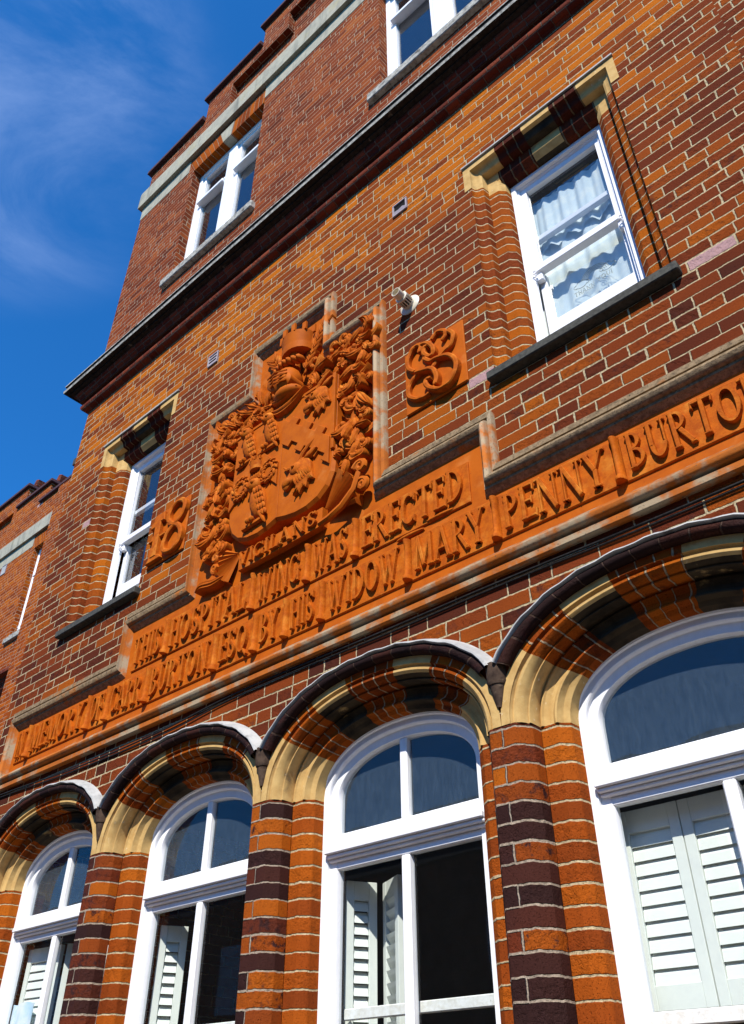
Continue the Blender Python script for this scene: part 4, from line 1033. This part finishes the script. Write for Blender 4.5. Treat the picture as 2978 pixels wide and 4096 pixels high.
m1.prism([(-4.79, 4.985), (-4.60, 4.985), (-4.62, 5.015), (-4.665, 5.035), (-4.735, 5.035), (-4.775, 5.01)], -.014, -.044, inset=.005); m1.prism([(-4.80, 5.185), (-4.60, 5.195), (-4.60, 5.215), (-4.80, 5.205)], -.014, -.040, inset=.003)
m1.build('numeral', M_TERRA, pa)
m8 = stroke([(-4.49, 5.225), (-4.57, 5.30), (-4.56, 5.39), (-4.48, 5.435), (-4.40, 5.40), (-4.385, 5.32), (-4.44, 5.245), (-4.53, 5.20), (-4.585, 5.12), (-4.575, 5.03), (-4.49, 4.99), (-4.41, 5.02), (-4.385, 5.10), (-4.42, 5.18), (-4.485, 5.225), (-4.55, 5.25)], .046, .014, .052, pa)
m8.build('numeral', M_TERRA, pa, smooth=30)
pb = plaque(-2.26, -1.815, 4.94, 5.44, 'terracotta tile with interlaced numeral 88, under the cream flue pipe')
N88 = [[(1075, 1050), (1130, 960), (1120, 900), (1010, 920), (930, 1040)], [(1170, 905), (1240, 960), (1200, 1110), (1090, 1230), (1000, 1330), (940, 1440), (800, 1500), (690, 1590), (610, 1720), (600, 1850), (690, 1890), (800, 1860), (890, 1800)],
       [(760, 1240), (790, 1130), (720, 1130), (640, 1230), (590, 1390), (620, 1480), (700, 1510)], [(800, 1120), (880, 1090), (960, 1150), (970, 1230), (920, 1290), (840, 1250), (840, 1170), (890, 1130)],
       [(840, 1330), (930, 1360), (1050, 1300), (1190, 1280), (1270, 1360), (1240, 1540), (1130, 1690), (990, 1750), (880, 1720), (860, 1640), (930, 1600)], [(720, 1540), (850, 1490), (960, 1480), (1010, 1570), (990, 1700)]]
def p88(x, y):                                        # the drawing of the monogram, laid out on the tile
    u = (x-510-(y-1255)*.028)/850; v = (1255-.652*(x-510)*1.0-y)/875
    return (-2.26+.445*u, 5.44+.50*v)
for i, l in enumerate(N88):
    stroke([p88(*p) for p in l], .032, .014, .042+.004*i, pb).build('numeral', M_TERRA, pb, smooth=30)
# ------------------------------------------------------------------ things on the wall
fe = empty('flue_pipe', (-2.211, 0, 5.895), 'cream plastic flue pipe with round flange and slotted collar on the brick wall', 'flue pipe')
def ring_strip(mb, prof, c, k=24):
    rows = [[(c[0]+r*math.cos(2*PI*i/k), -d, c[2]+r*math.sin(2*PI*i/k)) for i in range(k+1)] for r, d in prof]
    u = list(range(k+1))
    for a, b_ in zip(rows, rows[1:]): mb.strip(a, b_, u, u, 0, 1)
c0 = (-2.211, 0, 5.895)
m = MB(); ring_strip(m, [(.078, 0), (.078, .004), (.070, .010), (.045, .014), (.043, .03)], c0); m.build('flange', M_PVC, fe, smooth=40)
m = MB(); ring_strip(m, [(.043, .012), (.043, .032)], c0); ring_strip(m, [(.043, .078), (.044, .08), (.044, .09), (.034, .094)], c0); m.build('collar', M_PVC, fe, smooth=40)
m = MB(); ring_strip(m, [(.034, .01), (.034, .09)], c0); m.build('collar_core', M_DARK, fe, smooth=60)
for i in range(14):
    a = 2*PI*i/14; m = MB(); x, z = c0[0]+.041*math.cos(a), c0[2]+.041*math.sin(a)
    m.tube([(x, -.03, z), (x, -.079, z)], .0045, 5); m.build('collar_bar', M_PVC, fe)
m = MB(); ring_strip(m, [(.033, .09), (.033, .145), (.029, .145), (.028, .100), (.0, .100)], c0); m.build('spout', M_PVC, fe, smooth=40)

def louvre(x, z, y, wd, ht, label, grp):
    e = empty('air_vent', (x, y, z-ht/2), label, 'air vent', grp)
    m = MB(); t = .014
    m.box(x-wd/2, x+wd/2, y-.014, y, z-ht/2, z-ht/2+t); m.box(x-wd/2, x+wd/2, y-.014, y, z+ht/2-t, z+ht/2)
    m.box(x-wd/2, x-wd/2+t, y-.0138, y, z-ht/2+t, z+ht/2-t); m.box(x+wd/2-t, x+wd/2, y-.0138, y, z-ht/2+t, z+ht/2-t)
    m.build('vent_frame', M_VENT, e, bevel=.002)
    return e
v1 = louvre(-2.262, 7.01, 0, .135, .135, 'grey wall vent with a broken open flap, right one of the two under the cornice', 'small square vents high on the wall')
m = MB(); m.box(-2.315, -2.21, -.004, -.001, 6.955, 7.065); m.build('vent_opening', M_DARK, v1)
m = MB(); m.poly([(-2.315, -.008, 6.957), (-2.21, -.008, 6.957), (-2.21, -.012, 6.985), (-2.235, -.012, 7.0), (-2.27, -.012, 6.99), (-2.315, -.012, 6.995)]); m.build('broken_flap', M_VENT, v1)
v2 = louvre(-4.369, 6.92, 0, .13, .135, 'grey wall vent with closed slats, left of the carved crest', 'small square vents high on the wall')
for i in range(3):
    m = MB(); z = 6.867+.036*i; m.poly([(-4.42, -.013, z), (-4.318, -.013, z), (-4.318, -.003, z+.038), (-4.42, -.003, z+.038)]); m.build('slat', M_VENT, v2)
v3 = louvre(-15.5, 10.93, WY, .20, .24, 'small pale vent on the set-back wing at the left edge', 'small square vents high on the wall')
m = MB(); m.box(-15.59, -15.41, WY-.005, WY-.001, 10.83, 11.03); m.build('vent_panel', M_LEAD, v3)

def cable(pts, r, label):
    m = MB(); m.tube(curveo([Vector(p) for p in pts], 5), r, 6)
    o = m.build('cable', M_CABLE, None, smooth=60, origin=pts[0]); tag(o, label, 'cable'); return o
cable([(-6.54, -.012, 3.615), (-6.0, -.012, 3.600), (-5.4, -.012, 3.575), (-4.8, -.012, 3.567), (-4.2, -.012, 3.580), (-3.65, -.012, 3.612), (-3.1, -.012, 3.615), (-2.4, -.012, 3.607), (-1.7, -.012, 3.606), (-1.1, -.012, 3.593), (-.6, -.012, 3.592), (.4, -.012, 3.60), (2.2, -.012, 3.60)], .006, 'upper black cable sagging along the wall just under the stone moulding')
cable([(-6.54, -.010, 3.598), (-6.0, -.010, 3.582), (-5.4, -.010, 3.556), (-4.9, -.010, 3.550), (-4.2, -.010, 3.552), (-3.65, -.010, 3.592), (-3.1, -.010, 3.597), (-2.4, -.010, 3.587), (-1.7, -.010, 3.588), (-1.1, -.010, 3.574), (-.6, -.010, 3.573), (.4, -.010, 3.585), (2.2, -.010, 3.58)], .004, 'thin lower black cable running beside the thicker one above the arches')

# ------------------------------------------------------------------ plantation shutters behind the ground floor windows
def shutter(org, ang, wd, z0, z1, label, tilt=.5, grp='white louvred shutters behind the arched windows', midrail=None):
    e = empty('window_shutter', org, label, 'shutter', grp); e.rotation_euler = (0, 0, ang)
    def part(n_, m): 
        me = m.build(n_, M_SHUT, e, bevel=.002, origin=org); me.location = (0, 0, 0); return me
    ox, oy, oz = org; st = .042; H = z1-z0
    for x in (0, wd-st): m = MB(); m.box(ox+x, ox+x+st, oy-.014, oy+.014, oz, oz+H); part('stile', m)
    for z, h_ in [(0, .08), (H-.085, .085)]: m = MB(); m.box(ox+st, ox+wd-st, oy-.012, oy+.012, oz+z, oz+z+h_); part('rail', m)
    n_ = max(1, round((H-.165)/.0525)); pt = (H-.165)/n_
    for i in range(n_):
        z = oz+.08+pt*(i+.5); m = MB(); a = tilt
        c, s_ = math.cos(a)*pt*.56, math.sin(a)*pt*.56
        pts = [(-s_, c), (-s_*.2-.004, c*.2+.002), (s_, -c), (s_*.2+.004, -c*.2-.002)]
        for k in range(4):
            p, q = pts[k], pts[(k+1) % 4]
            m.poly([(ox+st+.002, oy+p[0], z+p[1]), (ox+wd-st-.002, oy+p[0], z+p[1]), (ox+wd-st-.002, oy+q[0], z+q[1]), (ox+st+.002, oy+q[0], z+q[1])])
        for x in (ox+st+.002, ox+wd-st-.002): m.poly([(x, oy+p[0], z+p[1]) for p in pts])
        o = m.build('louvre', M_SHUT, e, origin=org); o.location = (0, 0, 0)
    return e
x4 = WC[3]
shutter((x4-.483, .365, 1.925), 0, .257, 1.925, 2.61, 'closed louvred shutter leaf at the left of the rightmost arched window', -.28)
shutter((x4-.222, .367, 1.925), R(-2), .257, 1.925, 2.61, 'closed louvred shutter leaf beside the first, in the rightmost arched window', -.28)
shutter((x4+.037, .365, 1.925), 0, .257, 1.925, 2.61, 'closed louvred shutter leaf right of the glazing bar in the rightmost window', -.28)
x3 = WC[2]
shutter((x3-.47, .345, 1.60), R(62), .16, 1.6, 2.58, 'narrow shutter leaf folded back against the left jamb, third arched window', -.5)
shutter((x3-.365, .52, 1.60), R(-28), .20, 1.6, 2.58, 'shutter leaf with open slats behind the left pane of the third arched window', .55)
x2 = WC[1]
shutter((x2-.47, .345, 1.60), R(62), .16, 1.6, 2.56, 'narrow shutter leaf folded back against the left jamb, second arched window', -.5)
shutter((x2-.365, .52, 1.60), R(-28), .20, 1.6, 2.50, 'shutter leaf with open slats behind the left pane of the second arched window', .55)
x1 = WC[0]
shutter((x1-.44, .345, 1.60), R(4), .36, 1.6, 2.58, 'closed shutter leaf behind the paper note in the leftmost arched window', -.3)
shutter((x1-.03, .37, 1.60), R(58), .36, 1.6, 2.58, 'open shutter leaf turned inward behind the right pane of the leftmost window', .5)
pp = MB(); k = 8
A = [(-5.975+.27*i/k, .300+.006*math.sin(i*1.3), 2.255-.006*math.sin(i)) for i in range(k+1)]; B = [(-5.975+.27*i/k, .296+.008*math.sin(i*1.1+1), 1.86) for i in range(k+1)]
u = list(range(k+1)); pp.strip(A, B, u, u, 0, 1); A2 = [(p[0], p[1]+.002, p[2]) for p in A]; B2 = [(p[0], p[1]+.002, p[2]) for p in B]; pp.strip(A2, B2, u, u, 0, 1); pp.strip(A, A2, u, u, 0, 1)
o = pp.build('paper_note', M_PAPER, None, smooth=60, origin=(-5.84, .30, 1.86)); tag(o, 'crinkled white and blue paper note stuck inside the leftmost arched window', 'paper')

# ------------------------------------------------------------------ net curtains upstairs and a window sticker
def curtain(cx, z0, z1, wd, y, label, scal=True):
    e = MB(); N_ = 72; K_ = 10; rows = []
    for j in range(K_+1):
        t = j/K_; row = []
        for i in range(N_+1):
            q = i/N_; zb = z0+(.05*abs(math.sin(q*PI*4.5)) if scal else 0)
            row.append((cx-wd/2+wd*q, y+.010*math.sin(q*29+.6*math.sin(t*3))+.005*math.sin(q*67+t), zb+(z1-zb)*(1-t)))
        rows.append(row)
    u = list(range(N_+1))
    for a, b_ in zip(rows, rows[1:]): e.strip(a, b_, u, u, 0, 1)
    o = e.build('net_curtain', M_NET, None, smooth=80, origin=(cx, y, z0)); tag(o, label, 'curtain', 'net curtains behind the upstairs windows'); return o
curtain(-1.13, 4.85, 6.52, .80, .335, 'white net curtain hanging behind the right first floor sash window')
curtain(-1.10, 5.98, 6.50, .62, .312, 'short scalloped net valance in the right first floor sash window')
curtain(-5.28, 4.85, 6.40, .34, .45, 'white net curtain in the left first floor sash window')
curtain(-4.25, 9.0, 10.9, .30, .30, 'pale curtain at the right side of the second floor window', False)
st = empty('window_sticker', (-1.10, .279, 5.43), 'THANK YOU rainbow sticker on the lower pane of the right sash window', 'sticker')
m = MB()
for k in range(4):
    r = .088-.012*k; m.tube([(-1.09+r*math.cos(PI*(.06+.86*i/14)), .281, 5.50+r*.95*math.sin(PI*(.06+.86*i/14))) for i in range(15)], .0022, 4)
m.build('rainbow', M_STICK, st)
for c in ((-1.18, 5.495), (-1.01, 5.515)):
    m = MB(); pts = []
    for dx, dz, r, a0, a1 in ((-.03, 0, .02, 90, 270), (.0, -.0, .035, 200, 340), (.03, 0, .02, -90, 90), (.0, .012, .03, 20, 160)):
        pts = [(c[0]+dx+r*math.cos(R(a0+(a1-a0)*i/8)), .281, c[1]+dz+r*.7*math.sin(R(a0+(a1-a0)*i/8))) for i in range(9)]; m.tube(pts, .002, 4)
    m.build('cloud', M_STICK, st)
for t, x0, x1, zz in (('THANK', -1.235, -1.105, 5.425), ('YOU!', -1.09, -.99, 5.445)):
    sx = (x1-x0)/sum(G[c][0] for c in t); x = x0
    for c in t: glyph(c, lambda u, v, x=x: (x+u*sx, zz+v*.034), -.283, -.279, .0).build('letter', M_STICK, st, origin=(x, .281, zz)); x += G[c][0]*sx
# ------------------------------------------------------------------ the house across the street, met only in the reflections
OB = empty('terrace_house', (-8, -15, 0), 'brick terrace house across the street, mirrored in the ground floor panes', 'house')
m = MB(); m.box(-60, 40, -23, -15, 0, 7.2); m.build('house_wall', M_UPPER, OB)
m = MB()
for a in ((-60, 40),): 
    m.poly([(a[0], -14.7, 7.2), (a[1], -14.7, 7.2), (a[1], -19, 10.2), (a[0], -19, 10.2)]); m.poly([(a[0], -19, 10.2), (a[1], -19, 10.2), (a[1], -23.3, 7.2), (a[0], -23.3, 7.2)])
    m.poly([(a[0], -14.7, 7.2), (a[0], -19, 10.2), (a[0], -23.3, 7.2)]); m.poly([(a[1], -14.7, 7.2), (a[1], -19, 10.2), (a[1], -23.3, 7.2)])
rf = m.build('house_roof', M_SLATE, OB)
for i in range(10):
    x = -55+10*i; m = MB(); m.box(x, x+1.4, -19.5, -18.5, 9.2, 11.6); m.build('chimney', M_UPPER, rf)
    for z in (1.0, 4.3):
        for q in (2.2, 6.): 
            m = MB(); m.box(x+q, x+q+1.2, -15.02, -14.96, z, z+1.8); m.build('house_window', M_WHITE, OB)
